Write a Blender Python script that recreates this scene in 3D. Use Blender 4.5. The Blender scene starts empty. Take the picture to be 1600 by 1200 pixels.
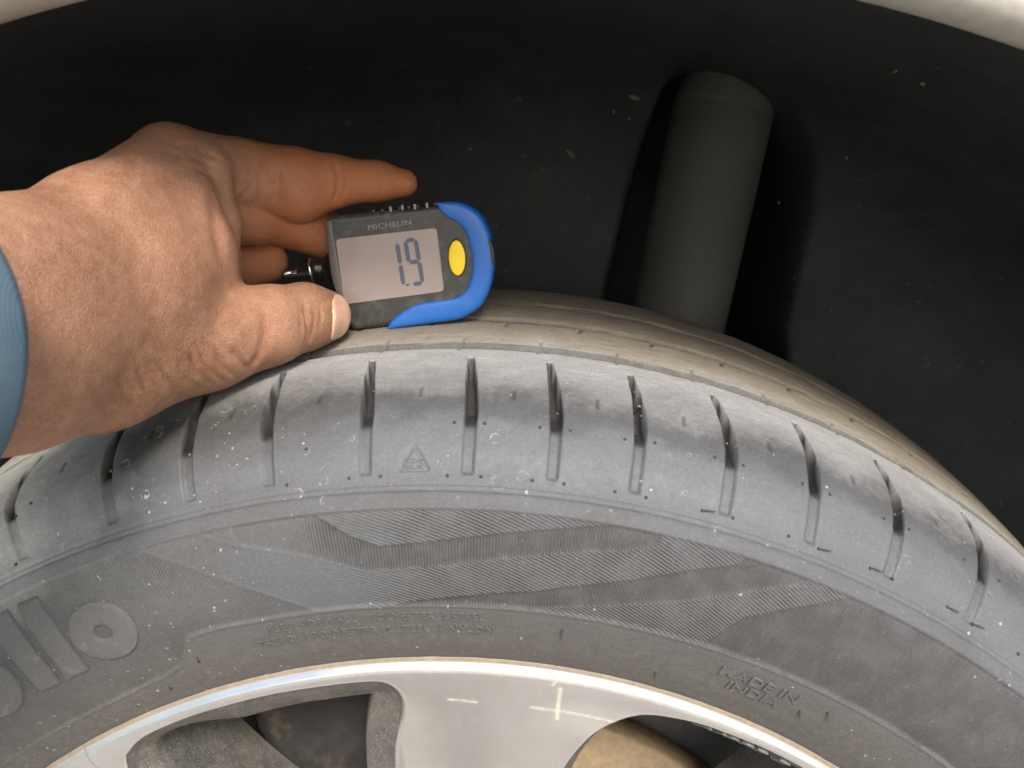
import bpy, bmesh, math, random
import numpy as np
from mathutils import Vector, Matrix

C = bpy.context.scene.collection
HUB = 0.305                       # hub height above the ground, metres; shapes below are in mm about the hub

# ---------------------------------------------------------------- camera, sky, sun, exposure
cam_d = bpy.data.cameras.new("camera"); cam = bpy.data.objects.new("camera", cam_d); C.objects.link(cam)
bpy.context.scene.camera = cam
cam.location = (0.02473, -0.18892, 0.34761 + HUB)
cam_d.sensor_width = 36.0; cam_d.lens = 36.0 * 1204.62 / 1600
cam_d.clip_start = 0.01; cam_d.clip_end = 200
pit, yaw = math.radians(13.71), math.radians(-1.43)
fw = Vector((math.sin(yaw) * math.cos(pit), math.cos(yaw) * math.cos(pit), -math.sin(pit)))
rt = Vector((math.cos(yaw), -math.sin(yaw), 0)); up = rt.cross(fw)
cam.rotation_euler = Matrix((rt, up, -fw)).transposed().to_euler()
cam_d.dof.use_dof = True; cam_d.dof.focus_distance = 0.268; cam_d.dof.aperture_fstop = 20.0

SUN_EL, SUN_AZ = 43.0, 165.0      # azimuth clockwise from +Y (away from the camera)
w = bpy.data.worlds.new("World"); bpy.context.scene.world = w; w.use_nodes = True
nt = w.node_tree; bg = nt.nodes["Background"]
sky = nt.nodes.new("ShaderNodeTexSky"); sky.sky_type = 'NISHITA'; sky.sun_disc = False
sky.sun_elevation = math.radians(SUN_EL); sky.sun_rotation = math.radians(SUN_AZ)
sky.air_density = 1.0; sky.dust_density = 2.5; sky.ozone_density = 0.3
nt.links.new(sky.outputs[0], bg.inputs[0]); bg.inputs[1].default_value = 0.092
sd = bpy.data.lights.new("sun", 'SUN'); sd.energy = 1.5; sd.angle = math.radians(14); sd.color = (1.0, 0.965, 0.91)
sun = bpy.data.objects.new("sun", sd); C.objects.link(sun); sun.location = (1, -2, 3)
sdir = Vector((math.sin(math.radians(SUN_AZ)) * math.cos(math.radians(SUN_EL)), math.cos(math.radians(SUN_AZ)) * math.cos(math.radians(SUN_EL)), math.sin(math.radians(SUN_EL))))
sun.rotation_euler = sdir.to_track_quat('Z', 'Y').to_euler()
vs = bpy.context.scene.view_settings
vs.view_transform = 'Standard'; vs.look = 'None'; vs.gamma = 1.0; vs.exposure = 1.58
bpy.context.scene.cycles.max_bounces = 6; bpy.context.scene.cycles.diffuse_bounces = 3

# ---------------------------------------------------------------- helpers
def mesh_obj(name, V, F, mats, parent=None, smooth=True, uv=None, attrs=None, mat_idx=None):
    """V in mm about the hub -> one mesh object in metres"""
    V = np.asarray(V, float).reshape(-1, 3) * 0.001 + np.array([0, 0, HUB])
    me = bpy.data.meshes.new(name)
    if isinstance(F, np.ndarray):
        n, k = F.shape
        me.vertices.add(len(V)); me.vertices.foreach_set("co", V.astype(np.float32).ravel())
        me.loops.add(n * k); me.loops.foreach_set("vertex_index", F.astype(np.int32).ravel())
        me.polygons.add(n); me.polygons.foreach_set("loop_start", np.arange(0, n * k, k, dtype=np.int32))
        me.polygons.foreach_set("loop_total", np.full(n, k, dtype=np.int32)); me.update(calc_edges=True)
    else:
        me.from_pydata([tuple(v) for v in V], [], [tuple(f) for f in F]); me.update()
    if smooth: me.polygons.foreach_set("use_smooth", np.ones(len(me.polygons), dtype=bool))
    for m in (mats if isinstance(mats, (list, tuple)) else [mats]): me.materials.append(m)
    if mat_idx is not None: me.polygons.foreach_set("material_index", np.asarray(mat_idx, dtype=np.int32))
    if uv is not None:
        li = np.empty(len(me.loops), dtype=np.int32); me.loops.foreach_get("vertex_index", li)
        l = me.uv_layers.new(name="uv"); l.data.foreach_set("uv", np.asarray(uv, np.float32)[li].ravel())
    for k, a in (attrs or {}).items():
        at = me.attributes.new(k, 'FLOAT', 'POINT'); at.data.foreach_set("value", np.asarray(a, np.float32))
    o = bpy.data.objects.new(name, me); C.objects.link(o)
    if parent is not None: o.parent = parent; o.matrix_parent_inverse = Matrix.Translation(parent_off(parent)).inverted()
    return o
def parent_off(p):
    return p.location.copy() if p.type == 'EMPTY' else Vector((0, 0, 0))     # mesh parents stand at the origin
def empty(name, loc_mm, label, cat, group=None):
    o = bpy.data.objects.new(name, None); C.objects.link(o)
    o.location = (loc_mm[0] * .001, loc_mm[1] * .001, loc_mm[2] * .001 + HUB); o.empty_display_size = 0.02
    o['label'] = label; o['category'] = cat
    if group: o['group'] = group
    return o
def grid_faces(nu, nv, closed=False):
    i = np.arange(nu if closed else nu - 1)[:, None]; j = np.arange(nv - 1)[None, :]
    a = i * nv + j; b = ((i + 1) % nu) * nv + j
    return np.stack([a, b, b + 1, a + 1], -1).reshape(-1, 4)
def catmull(pts, n=12):
    pts = np.asarray(pts, float); p = np.vstack([2 * pts[0] - pts[1], pts, 2 * pts[-1] - pts[-2]]); o = []
    for i in range(1, len(p) - 2):
        t = np.linspace(0, 1, n, endpoint=False)[:, None]; a, b, c, d = p[i - 1], p[i], p[i + 1], p[i + 2]
        o.append(.5 * (2 * b + (c - a) * t + (2 * a - 5 * b + 4 * c - d) * t * t + (3 * b - a - 3 * c + d) * t ** 3))
    o.append(pts[-1:]); return np.vstack(o)
def closed_spline(pts, n=6):
    pts = np.asarray(pts, float); N = len(pts); o = []
    t = np.linspace(0, 1, n, endpoint=False)[:, None]
    for i in range(N):
        a, b, c, d = pts[i - 1], pts[i], pts[(i + 1) % N], pts[(i + 2) % N]
        o.append(.5 * (2 * b + (c - a) * t + (2 * a - 5 * b + 4 * c - d) * t * t + (3 * b - a - 3 * c + d) * t ** 3))
    return np.vstack(o)
def poly_sdf(px, py, poly):
    """signed distance to a closed polygon, negative inside"""
    poly = np.asarray(poly, float); d = np.full(px.shape, 1e9); s = np.zeros(px.shape, bool)
    for k in range(len(poly)):
        ax, ay = poly[k]; bx, by = poly[(k + 1) % len(poly)]
        ex, ey = bx - ax, by - ay; wx, wy = px - ax, py - ay
        t = np.clip((wx * ex + wy * ey) / (ex * ex + ey * ey + 1e-12), 0, 1)
        d = np.minimum(d, (wx - t * ex) ** 2 + (wy - t * ey) ** 2)
        c = ((ay <= py) & (by > py)) | ((by <= py) & (ay > py))
        with np.errstate(divide='ignore', invalid='ignore'):
            xi = ax + (py - ay) / (by - ay if by != ay else 1e-12) * ex
        s ^= c & (px < xi)
    return np.where(s, -1, 1) * np.sqrt(d)
def line_dist(px, py, pts):
    d = np.full(px.shape, 1e9)
    for (ax, ay), (bx, by) in zip(pts[:-1], pts[1:]):
        ex, ey = bx - ax, by - ay; wx, wy = px - ax, py - ay
        t = np.clip((wx * ex + wy * ey) / (ex * ex + ey * ey + 1e-12), 0, 1)
        d = np.minimum(d, (wx - t * ex) ** 2 + (wy - t * ey) ** 2)
    return np.sqrt(d)
def sstep(a, b, x): t = np.clip((x - a) / (b - a), 0, 1); return t * t * (3 - 2 * t)
rng = np.random.default_rng(5)
def vnoise(x, y, seed=0):
    """smooth value noise, about -1..1"""
    r = np.random.default_rng(seed).uniform(-1, 1, (256, 256))
    xi = np.floor(x).astype(int); yi = np.floor(y).astype(int); fx = x - xi; fy = y - yi
    fx = fx * fx * (3 - 2 * fx); fy = fy * fy * (3 - 2 * fy)
    g = lambda a, b: r[a % 256, b % 256]
    return (g(xi, yi) * (1 - fx) + g(xi + 1, yi) * fx) * (1 - fy) + (g(xi, yi + 1) * (1 - fx) + g(xi + 1, yi + 1) * fx) * fy

# ---------------------------------------------------------------- material helper
class M:
    def __init__(s, name):
        s.m = bpy.data.materials.new(name); s.m.use_nodes = True; s.t = s.m.node_tree
        s.b = s.t.nodes["Principled BSDF"]; s.hgt = None
    def n(s, typ, ins=None, out=0, **props):
        nd = s.t.nodes.new("ShaderNode" + typ)
        for k, v in props.items(): setattr(nd, k, v)
        for k, v in (ins or {}).items(): s.put(nd.inputs[k], v)
        return nd.outputs[out]
    def put(s, sock, v):
        if isinstance(v, bpy.types.NodeSocket): s.t.links.new(v, sock)
        else:
            if isinstance(v, (tuple, list)) and len(v) == 3 and sock.type == 'RGBA': v = (*v, 1)
            sock.default_value = v
    def math(s, op, a, b=0.0, c=None, clamp=False):
        ins = {0: a, 1: b}
        if c is not None: ins[2] = c
        return s.n("Math", ins, operation=op, use_clamp=clamp)
    def rng(s, v, a, b, c=0.0, d=1.0, smooth=False):
        return s.n("MapRange", {0: v, 1: a, 2: b, 3: c, 4: d}, interpolation_type='SMOOTHSTEP' if smooth else 'LINEAR')
    def mix(s, f, a, b, mode='MIX'):
        nd = s.t.nodes.new("ShaderNodeMix"); nd.data_type = 'RGBA'; nd.blend_type = mode
        s.put(nd.inputs[0], f); s.put(nd.inputs[6], a); s.put(nd.inputs[7], b); return nd.outputs[2]
    def ramp(s, v, stops, interp='LINEAR'):
        nd = s.t.nodes.new("ShaderNodeValToRGB"); r = nd.color_ramp; r.interpolation = interp
        while len(r.elements) < len(stops): r.elements.new(0.5)
        for e, (p, c) in zip(r.elements, stops): e.position = p; e.color = (*c, 1) if len(c) == 3 else c
        s.put(nd.inputs[0], v); return nd.outputs[0]
    def noise(s, vec, scale, detail=4.0, rough=0.55, out=0, dist=0.0):
        return s.n("TexNoise", {"Vector": vec, "Scale": scale, "Detail": detail, "Roughness": rough, "Distortion": dist}, out)
    def vor(s, vec, scale, feature='F1', out=0, rand=1.0):
        return s.n("TexVoronoi", {"Vector": vec, "Scale": scale, "Randomness": rand}, out, feature=feature)
    def obj(s): return s.n("TexCoord", out=3)
    def uvc(s): return s.n("TexCoord", out=2)
    def attr(s, name):
        nd = s.t.nodes.new("ShaderNodeAttribute"); nd.attribute_name = name; return nd.outputs["Fac"]
    def bump(s, h, dist, strength=1.0, prev=None):
        ins = {"Height": h, "Distance": dist, "Strength": strength}
        if prev is not None: ins["Normal"] = prev
        return s.n("Bump", ins)
    def set(s, **k):
        names = {"col": "Base Color", "rough": "Roughness", "metal": "Metallic", "norm": "Normal", "spec": "Specular IOR Level", "sss": "Subsurface Weight", "coat": "Coat Weight", "coatr": "Coat Roughness"}
        for a, v in k.items(): s.put(s.b.inputs[names.get(a, a)], v)
        return s
def simple(name, col, rough=0.6, metal=0.0, bump=0.0, scale=900.0, var=0.12, spec=0.5, dust=None):
    m = M(name); oc = m.obj(); f = m.noise(oc, scale, 5)
    c = m.mix(m.rng(f, .3, .7), tuple(x * (1 - var) for x in col), tuple(min(1, x * (1 + var)) for x in col))
    if dust:
        g = m.noise(oc, scale * .13, 6, .65); c = m.mix(m.rng(g, dust[1], dust[1] + .2), c, dust[0])
    m.set(col=c, rough=m.rng(f, .3, .7, rough * .85, min(1, rough * 1.15)), metal=metal, spec=spec)
    if bump: m.set(norm=m.bump(f, bump))
    return m.m

# ---------------------------------------------------------------- measured outlines (mm about the hub)
GO = [-17.54, 80.0, 325.19]
G_OUT = [(-27.22, 19.44), (-27.97, 14.64), (-28.45, 9.22), (-29.16, 0.43), (-28.73, -6.38), (-27.66, -14.5), (-26.23, -19.29), (-23.79, -21.8), (-18.61, -22.0), (-11.99, -22.14), (-2.51, -22.31), (6.12, -22.26), (13.59, -22.06), (18.96, -20.46), (22.71, -18.09), (25.48, -14.48), (27.48, -10.24), (29.21, -3.78), (29.4, 1.7), (28.78, 7.23), (27.0, 12.33), (24.17, 15.66), (20.61, 17.73), (16.88, 18.6), (12.49, 18.8), (1.47, 19.12), (-12.37, 19.54), (-23.48, 19.92), (-25.99, 20.03)]
G_BIN = [(12.45, 18.54), (13.4, 15.73), (15.52, 13.3), (18.04, 11.62), (19.95, 9.47), (21.11, 6.06), (21.69, 1.6), (21.54, -3.34), (20.52, -7.66), (18.94, -10.82), (16.63, -13.06), (13.04, -14.3), (7.34, -14.41), (1.62, -14.53), (-2.53, -15.43), (-6.27, -17.23), (-9.5, -19.4), (-11.99, -22.14)]
G_SCR = [(-23.79, 10.82), (10.87, 10.12), (10.12, -11.09), (-24.73, -11.15)]
G_BTN = (16.61, -0.6)
G_HOLE = (28.05, -0.05)
G_NOTCH = [(-3.59, 18.77), (0.58, 18.76), (4.8, 18.47), (8.99, 18.35)]
G_RIB = [(-19.67, -14.95), (-22.5, -19.47), (-15.4, -15.21), (-18.21, -19.73), (-10.76, -14.94), (-13.88, -19.71)]
G_TXT = [(-12.54, 13.88), (2.81, 13.77)]
HAND_BODY = [[[-112, -92, 330, 18], [-97.5, -14.0, 328.4, 17.5], 16], [[-112, -92, 320, 18], [-99.2, -14.0, 308.1, 18.5], 16], [[-97.6, -14.0, 327.6, 16], [-91.5, 18.0, 339.5, 14], 12], [[-91.5, 18.0, 339.5, 14], [-85.8, 54.0, 356.8, 12], 8], [[-99.2, -14.0, 308.1, 18.5], [-92.7, 12.0, 304.6, 18], 10], [[-92.7, 12.0, 304.6, 18], [-74.6, 40.0, 305.2, 15.5], 8], [[-96.0, -14.0, 318.8, 18.5], [-86.7, 22.0, 324.6, 18], 12], [[-86.7, 22.0, 324.6, 19], [-77.9, 40.0, 331.2, 14], 8], [[-103.9, 55.0, 323.0, 15], [-91.9, 76.0, 327.5, 13], 6], [[-79.1, 46.0, 345.0, 9], [-75.5, 46.0, 322.1, 9], 8], [[-73.8, 56.0, 356.1, 5], [-71.0, 54.0, 340.1, 4.4], 4], [[-71.0, 54.0, 340.1, 4.4], [-72.2, 53.0, 318.3, 5], 4]]
HAND_CHAINS = [([[-74.6, 40.0, 305.2, 15.5], [-58.8, 52.0, 307.6, 12.3], [-50.3, 62.0, 308.8, 10.7], [-46.1, 69.5, 308.1, 9.2]], 3), ([[-85.8, 54.0, 356.8, 12], [-73.3, 74.0, 354.2, 11.8], [-56.8, 84.0, 351.1, 12.4], [-44.9, 88.0, 352.4, 8.9], [-29.7, 91.0, 352.5, 6.8], [-20.8, 92.0, 352.0, 5.0]], 2.5), ([[-80.0, 72.0, 342.6, 12], [-71.8, 80.0, 341.4, 9.5], [-62.7, 92.0, 340.0, 10], [-48.5, 98.0, 332.5, 9]], 4), ([[-87.3, 80.0, 322.8, 10], [-71.3, 92.0, 324.5, 7.4]], 4)]
LINER = [(-4.0, 404.0), (2.0, 406.0), (8.0, 409.5), (40.0, 414.0), (100.0, 418.0), (150.0, 416.0), (190.0, 405.0), (215.0, 380.0), (225.0, 340.0), (228.0, 250.0), (228.0, 120.0), (228.0, 30.0)]
POCKET = [(13.2, 149.6), (12.3, 165.8), (12.2, 192.4), (12.3, 228.5), (12.3, 253.6), (12.4, 285.2), (12.4, 308.3), (12.9, 335.3), (17.3, 400.7), (38.6, 349.9), (30.4, 296.2), (28.6, 275.3), (27.0, 250.9), (25.7, 233.7), (23.7, 210.8), (22.3, 200.5), (20.6, 189.7), (18.4, 172.0), (16.4, 152.9), (14.5, 146.2)]
STRUT = [[115.04, 212.0, 397.87], [114.26, 212.0, 390.51], [95.25, 212.0, 277.88]]
SCRATCHES = [([(34.1, 205.5), (33.6, 201.6), (33.3, 194.5)], 0.5), ([(0.6, 201.2), (9.2, 200.5)], 0.35), ([(25.4, 198.8), (35.0, 197.4), (50.4, 193.8), (53.3, 192.7)], 0.4), ([(31.5, 206.5), (32.6, 207.8)], 0.3)]
LEAF = [(10.5, 208.2), (9.4, 218.3), (10.6, 220.9), (6.8, 243.5), (25.3, 200.5), (23.6, 238.7), (-1.0, 243.5), (-17.6, 168.9), (42.7, 263.0), (22.6, 106.0), (21.1, 106.0), (-21.7, 162.6), (-5.6, 178.1)]
CREASES = [([[-56.9, 40.6, 315.6], [-56.2, 39.7, 314.0], [-55.5, 39.1, 312.4], [-55.0, 38.7, 310.8], [-54.6, 38.6, 309.1], [-55.0, 38.0, 307.2], [-55.6, 37.6, 305.4], [-56.2, 37.4, 303.4], [-56.9, 37.4, 301.5], [-57.7, 37.1, 300.2], [-58.6, 36.9, 299.0], [-59.6, 36.7, 297.7], [-60.6, 36.8, 296.4]], 1.6, 0.7), ([[-69.0, 16.5, 306.3], [-68.9, 17.1, 305.2], [-68.8, 17.7, 304.1], [-68.7, 18.3, 303.0], [-68.7, 18.9, 301.9], [-68.5, 19.9, 300.6], [-68.3, 21.0, 299.4], [-68.3, 22.3, 298.0], [-68.3, 23.9, 296.7], [-68.4, 25.7, 295.3], [-68.6, 28.0, 293.7], [-69.0, 30.8, 292.1]], 0.8, 0.75), ([[-67.7, 19.7, 306.2], [-67.5, 20.3, 304.9], [-67.3, 21.0, 303.5], [-67.1, 21.7, 302.1], [-67.0, 22.6, 300.7], [-66.8, 23.7, 299.6], [-66.6, 25.0, 298.5], [-66.5, 26.3, 297.3], [-66.4, 27.8, 296.1], [-66.2, 29.3, 295.2], [-66.0, 31.0, 294.2], [-66.0, 33.0, 293.1], [-66.3, 35.8, 291.8]], 0.75, 0.6), ([[-65.2, 24.6, 305.3], [-64.9, 25.2, 304.0], [-64.7, 25.9, 302.7], [-64.5, 26.7, 301.4], [-64.3, 27.6, 300.0], [-64.0, 29.0, 298.5], [-63.8, 30.7, 297.0], [-63.7, 32.8, 295.3], [-64.0, 35.9, 293.4]], 0.75, 0.6), ([[-62.5, 28.8, 304.5], [-62.1, 29.4, 303.6], [-61.7, 30.2, 302.6], [-61.3, 31.1, 301.6], [-61.0, 32.0, 300.6], [-60.8, 33.1, 299.4], [-60.6, 34.5, 298.1], [-60.6, 36.3, 296.7], [-60.8, 38.8, 295.2]], 0.8, 0.9), ([[-70.5, 12.5, 305.0], [-70.4, 13.4, 303.5], [-70.4, 14.4, 301.9], [-70.5, 15.5, 300.3], [-70.6, 16.8, 298.7], [-70.6, 19.1, 296.7], [-70.8, 21.9, 294.7], [-71.5, 25.9, 292.2]], 0.8, 0.55), ([[-72.4, 5.0, 307.4], [-72.4, 6.0, 305.7], [-72.3, 7.1, 304.0], [-72.3, 8.3, 302.2], [-72.4, 9.5, 300.4], [-72.5, 11.2, 298.7], [-72.6, 13.0, 296.9], [-73.0, 15.4, 294.9], [-73.9, 18.9, 292.6], [-74.8, 21.9, 291.2]], 0.85, 0.5), ([[-74.2, -2.5, 307.3], [-74.4, -1.2, 305.4], [-74.6, 0.1, 303.4], [-74.9, 1.5, 301.4], [-75.2, 2.9, 299.3], [-75.3, 5.0, 297.3], [-75.4, 7.3, 295.2], [-76.0, 10.3, 292.8], [-78.1, 16.7, 289.5]], 0.85, 0.45), ([[-75.4, -10.1, 306.6], [-76.0, -8.2, 304.5], [-76.5, -6.3, 302.4], [-77.1, -4.3, 300.3], [-77.6, -2.4, 298.1], [-77.9, -0.1, 296.2], [-78.2, 2.1, 294.2], [-78.7, 4.8, 292.1], [-79.8, 8.7, 289.5]], 0.85, 0.4), ([[-76.5, -19.1, 307.1], [-76.9, -17.5, 305.0], [-77.5, -15.7, 302.8], [-78.3, -13.4, 300.4], [-79.5, -10.4, 297.8], [-80.6, -7.2, 295.7], [-81.5, -4.1, 293.7], [-82.3, -1.2, 291.6], [-83.4, 2.1, 289.3]], 0.8, 0.3), ([[-71.5, 7.1, 309.5], [-71.1, 8.8, 308.7], [-70.7, 10.5, 307.9], [-70.2, 12.2, 307.0], [-69.8, 14.0, 306.1], [-69.4, 15.8, 304.7], [-69.0, 17.5, 303.3], [-68.5, 19.2, 301.9], [-68.0, 20.9, 300.5], [-67.9, 22.0, 299.1], [-67.9, 23.4, 297.6], [-68.1, 25.1, 296.0], [-68.4, 27.2, 294.3]], 0.7, 0.3), ([[-73.5, -0.3, 308.3], [-73.3, 1.4, 307.3], [-73.1, 3.1, 306.3], [-72.9, 4.8, 305.3], [-72.5, 6.3, 304.2], [-72.3, 8.5, 302.0], [-72.2, 11.0, 299.7], [-72.2, 13.9, 297.2], [-72.7, 17.8, 294.4]], 0.6, 0.25), ([[-75.1, -6.3, 306.5], [-75.1, -4.2, 305.4], [-75.0, -2.3, 304.4], [-74.8, -0.3, 303.3], [-74.6, 1.5, 302.3], [-74.6, 3.6, 300.3], [-74.6, 5.7, 298.2], [-74.7, 8.0, 296.1], [-75.1, 11.1, 293.7]], 0.6, 0.22), ([[-66.0, 23.2, 306.5], [-65.6, 23.9, 305.4], [-65.2, 24.7, 304.4], [-64.9, 25.5, 303.3], [-64.5, 26.3, 302.2], [-64.3, 27.3, 300.6], [-64.1, 28.5, 299.0], [-64.0, 30.0, 297.3], [-64.1, 32.0, 295.5]], 0.6, 0.35), ([[-68.3, 17.3, 309.4], [-68.0, 18.3, 308.4], [-67.7, 19.3, 307.4], [-67.4, 20.2, 306.4], [-67.1, 21.1, 305.4], [-66.7, 21.9, 304.2], [-66.4, 22.8, 302.9], [-66.2, 23.7, 301.6], [-66.0, 24.9, 300.2]], 0.6, 0.25), ([[-58.1, 36.7, 300.0], [-58.0, 37.4, 299.5], [-57.9, 38.1, 298.9], [-57.8, 38.8, 298.4], [-57.8, 39.7, 297.8], [-57.7, 40.3, 297.4], [-57.7, 41.1, 296.9], [-57.8, 42.0, 296.4], [-57.9, 43.1, 295.8]], 0.6, 0.3), ([[-47.2, 52.3, 316.2], [-46.8, 51.1, 314.8], [-46.4, 50.2, 313.5], [-46.1, 49.5, 312.0], [-45.8, 49.1, 310.6], [-45.7, 48.9, 309.4], [-45.6, 49.0, 308.1], [-45.5, 49.2, 306.8], [-45.5, 49.7, 305.4], [-45.9, 49.5, 304.2], [-46.4, 49.5, 303.0], [-47.0, 49.7, 301.7], [-47.7, 50.4, 300.3]], 0.75, 0.55), ([[-44.4, 53.5, 314.4], [-44.2, 53.0, 313.4], [-44.0, 52.5, 312.3], [-43.8, 52.3, 311.2], [-43.7, 52.1, 310.1], [-43.9, 51.6, 308.8], [-44.2, 51.3, 307.4], [-44.6, 51.1, 306.0], [-45.0, 51.2, 304.5], [-45.5, 51.1, 303.5], [-46.0, 51.2, 302.4], [-46.7, 51.5, 301.2], [-47.4, 52.2, 300.0]], 0.7, 0.5), ([[-42.8, 55.2, 314.2], [-42.6, 54.5, 313.1], [-42.5, 54.1, 312.0], [-42.3, 53.8, 310.9], [-42.3, 53.6, 309.7], [-42.5, 53.3, 308.6], [-42.8, 53.1, 307.4], [-43.1, 53.0, 306.2], [-43.4, 53.1, 305.0]], 0.7, 0.45), ([[-48.7, 51.9, 317.1], [-48.0, 50.1, 315.6], [-47.5, 48.8, 314.1], [-47.2, 47.8, 312.5], [-46.9, 47.2, 310.9], [-46.8, 46.9, 309.5], [-46.7, 46.7, 308.0], [-46.7, 46.8, 306.6], [-46.8, 47.1, 305.0]], 0.7, 0.3), ([[-70.0, 43.7, 348.7], [-69.5, 42.6, 346.9], [-69.0, 41.6, 345.1], [-68.3, 40.1, 343.3], [-67.5, 38.5, 341.5], [-67.0, 37.3, 340.1], [-66.5, 36.2, 338.8], [-66.2, 35.3, 337.5], [-65.8, 34.6, 336.2], [-65.4, 34.0, 334.6], [-65.1, 33.6, 333.0], [-64.9, 33.5, 331.3], [-64.7, 33.6, 329.7]], 2.0, 0.7), ([[-79.2, 41.6, 361.7], [-78.7, 42.6, 361.8], [-78.2, 43.6, 362.0], [-77.7, 44.6, 362.1], [-77.2, 45.6, 362.3], [-76.5, 46.0, 361.7], [-75.9, 46.5, 361.2], [-75.4, 47.1, 360.7], [-74.9, 47.7, 360.2]], 0.8, 0.35), ([[-74.6, 48.0, 359.8], [-74.1, 49.0, 359.8], [-73.5, 49.9, 359.8], [-72.9, 50.7, 359.7], [-72.2, 51.5, 359.7], [-71.6, 51.9, 359.3], [-71.1, 52.3, 358.9], [-70.5, 52.8, 358.6], [-70.0, 53.3, 358.2]], 0.8, 0.45), ([[-76.8, 42.0, 359.2], [-76.2, 43.1, 358.9], [-75.5, 44.2, 358.6], [-74.9, 45.4, 358.3], [-74.3, 46.7, 358.0], [-73.6, 48.0, 357.5], [-72.9, 49.1, 357.0], [-72.2, 50.0, 356.4], [-71.3, 50.8, 355.9]], 0.8, 0.35), ([[-74.4, 42.0, 355.6], [-73.7, 43.2, 355.2], [-73.2, 44.6, 354.8], [-72.7, 46.3, 354.4], [-72.4, 48.2, 354.0], [-71.9, 48.9, 353.4], [-71.4, 49.6, 352.8], [-70.8, 50.1, 352.2], [-70.3, 50.6, 351.6]], 0.8, 0.4), ([[-80.6, 36.3, 360.0], [-79.9, 37.1, 359.8], [-79.2, 38.1, 359.7], [-78.5, 39.1, 359.6], [-77.9, 40.2, 359.4], [-77.3, 40.6, 359.0], [-76.8, 41.0, 358.6], [-76.2, 41.6, 358.2], [-75.7, 42.1, 357.8]], 0.8, 0.3), ([[-42.4, 81.4, 359.0], [-41.9, 80.5, 357.7], [-41.4, 80.0, 356.4], [-41.0, 79.6, 355.0], [-40.7, 79.4, 353.7], [-40.8, 79.3, 352.5], [-41.0, 79.2, 351.3], [-41.2, 79.3, 350.1], [-41.4, 79.7, 348.9], [-41.9, 79.8, 347.9], [-42.5, 80.0, 347.0], [-43.1, 80.4, 346.0], [-43.7, 81.0, 345.1]], 0.8, 0.9), ([[-39.2, 82.4, 358.2], [-38.9, 81.5, 356.8], [-38.6, 80.9, 355.4], [-38.5, 80.6, 354.1], [-38.4, 80.5, 352.7], [-38.7, 80.4, 351.5], [-39.1, 80.4, 350.3], [-39.5, 80.6, 349.1], [-40.0, 81.0, 347.8], [-40.6, 81.2, 347.1], [-41.1, 81.5, 346.3], [-41.7, 81.9, 345.6], [-42.3, 82.4, 344.8]], 0.75, 0.55), ([[-56.3, 70.9, 356.6], [-56.3, 70.5, 355.4], [-56.3, 70.2, 354.2], [-56.3, 70.0, 353.1], [-56.3, 69.9, 351.9], [-56.5, 69.9, 350.8], [-56.7, 70.0, 349.7], [-57.0, 70.2, 348.5], [-57.3, 70.5, 347.4], [-58.0, 70.9, 346.1], [-58.7, 71.5, 344.7], [-59.6, 72.4, 343.4], [-60.7, 73.9, 342.0]], 0.8, 0.9), ([[-26.9, 85.8, 357.1], [-26.8, 85.0, 355.8], [-26.7, 84.5, 354.6], [-26.6, 84.2, 353.3], [-26.6, 84.2, 352.1], [-26.8, 84.2, 351.1], [-27.1, 84.5, 350.0], [-27.4, 84.9, 348.9], [-27.7, 85.5, 347.8]], 0.7, 0.45), ([[-62.7, 66.3, 354.8], [-62.7, 66.2, 353.6], [-62.8, 66.2, 352.3], [-63.0, 66.3, 351.1], [-63.2, 66.6, 349.8], [-64.0, 66.7, 348.3], [-65.0, 67.1, 346.8], [-66.0, 67.9, 345.3], [-67.2, 69.0, 343.7]], 0.8, 0.5), ([[-67.0, 54.0, 345.3], [-69.4, 63.9, 346.5], [-68.1, 63.8, 347.7], [-66.9, 64.0, 349.0], [-65.7, 64.4, 350.2]], 0.7, 0.4), ([[-81.3, -35.0, 314.9], [-81.1, -34.0, 313.8], [-80.9, -33.1, 312.8], [-80.6, -32.1, 311.7], [-80.4, -31.1, 310.6], [-80.0, -30.1, 310.2], [-79.6, -29.2, 309.8], [-79.2, -28.2, 309.4], [-78.8, -27.1, 309.0]], 1.2, 0.35), ([[-80.8, -30.9, 308.4], [-80.5, -29.5, 307.2], [-80.2, -28.0, 305.9], [-80.0, -26.3, 304.6], [-79.8, -24.5, 303.2], [-79.5, -22.2, 302.0], [-79.3, -19.6, 300.7], [-79.4, -16.5, 299.3], [-79.9, -12.6, 297.6]], 1.3, 0.4), ([[-83.6, -32.1, 303.0], [-83.4, -30.6, 302.1], [-83.1, -29.0, 301.1], [-82.9, -27.3, 300.0], [-82.7, -25.5, 299.0], [-82.6, -23.6, 297.9], [-82.5, -21.4, 296.8], [-82.7, -18.9, 295.5], [-83.2, -15.8, 294.1]], 1.3, 0.4)]
NAIL_N = (.45, -.89, .0); NAIL_T = 0.6
SLEEVE = ((-90.0, -46.8, 322.5), (.397, .917, .027), 27.3, 30.5)
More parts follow.
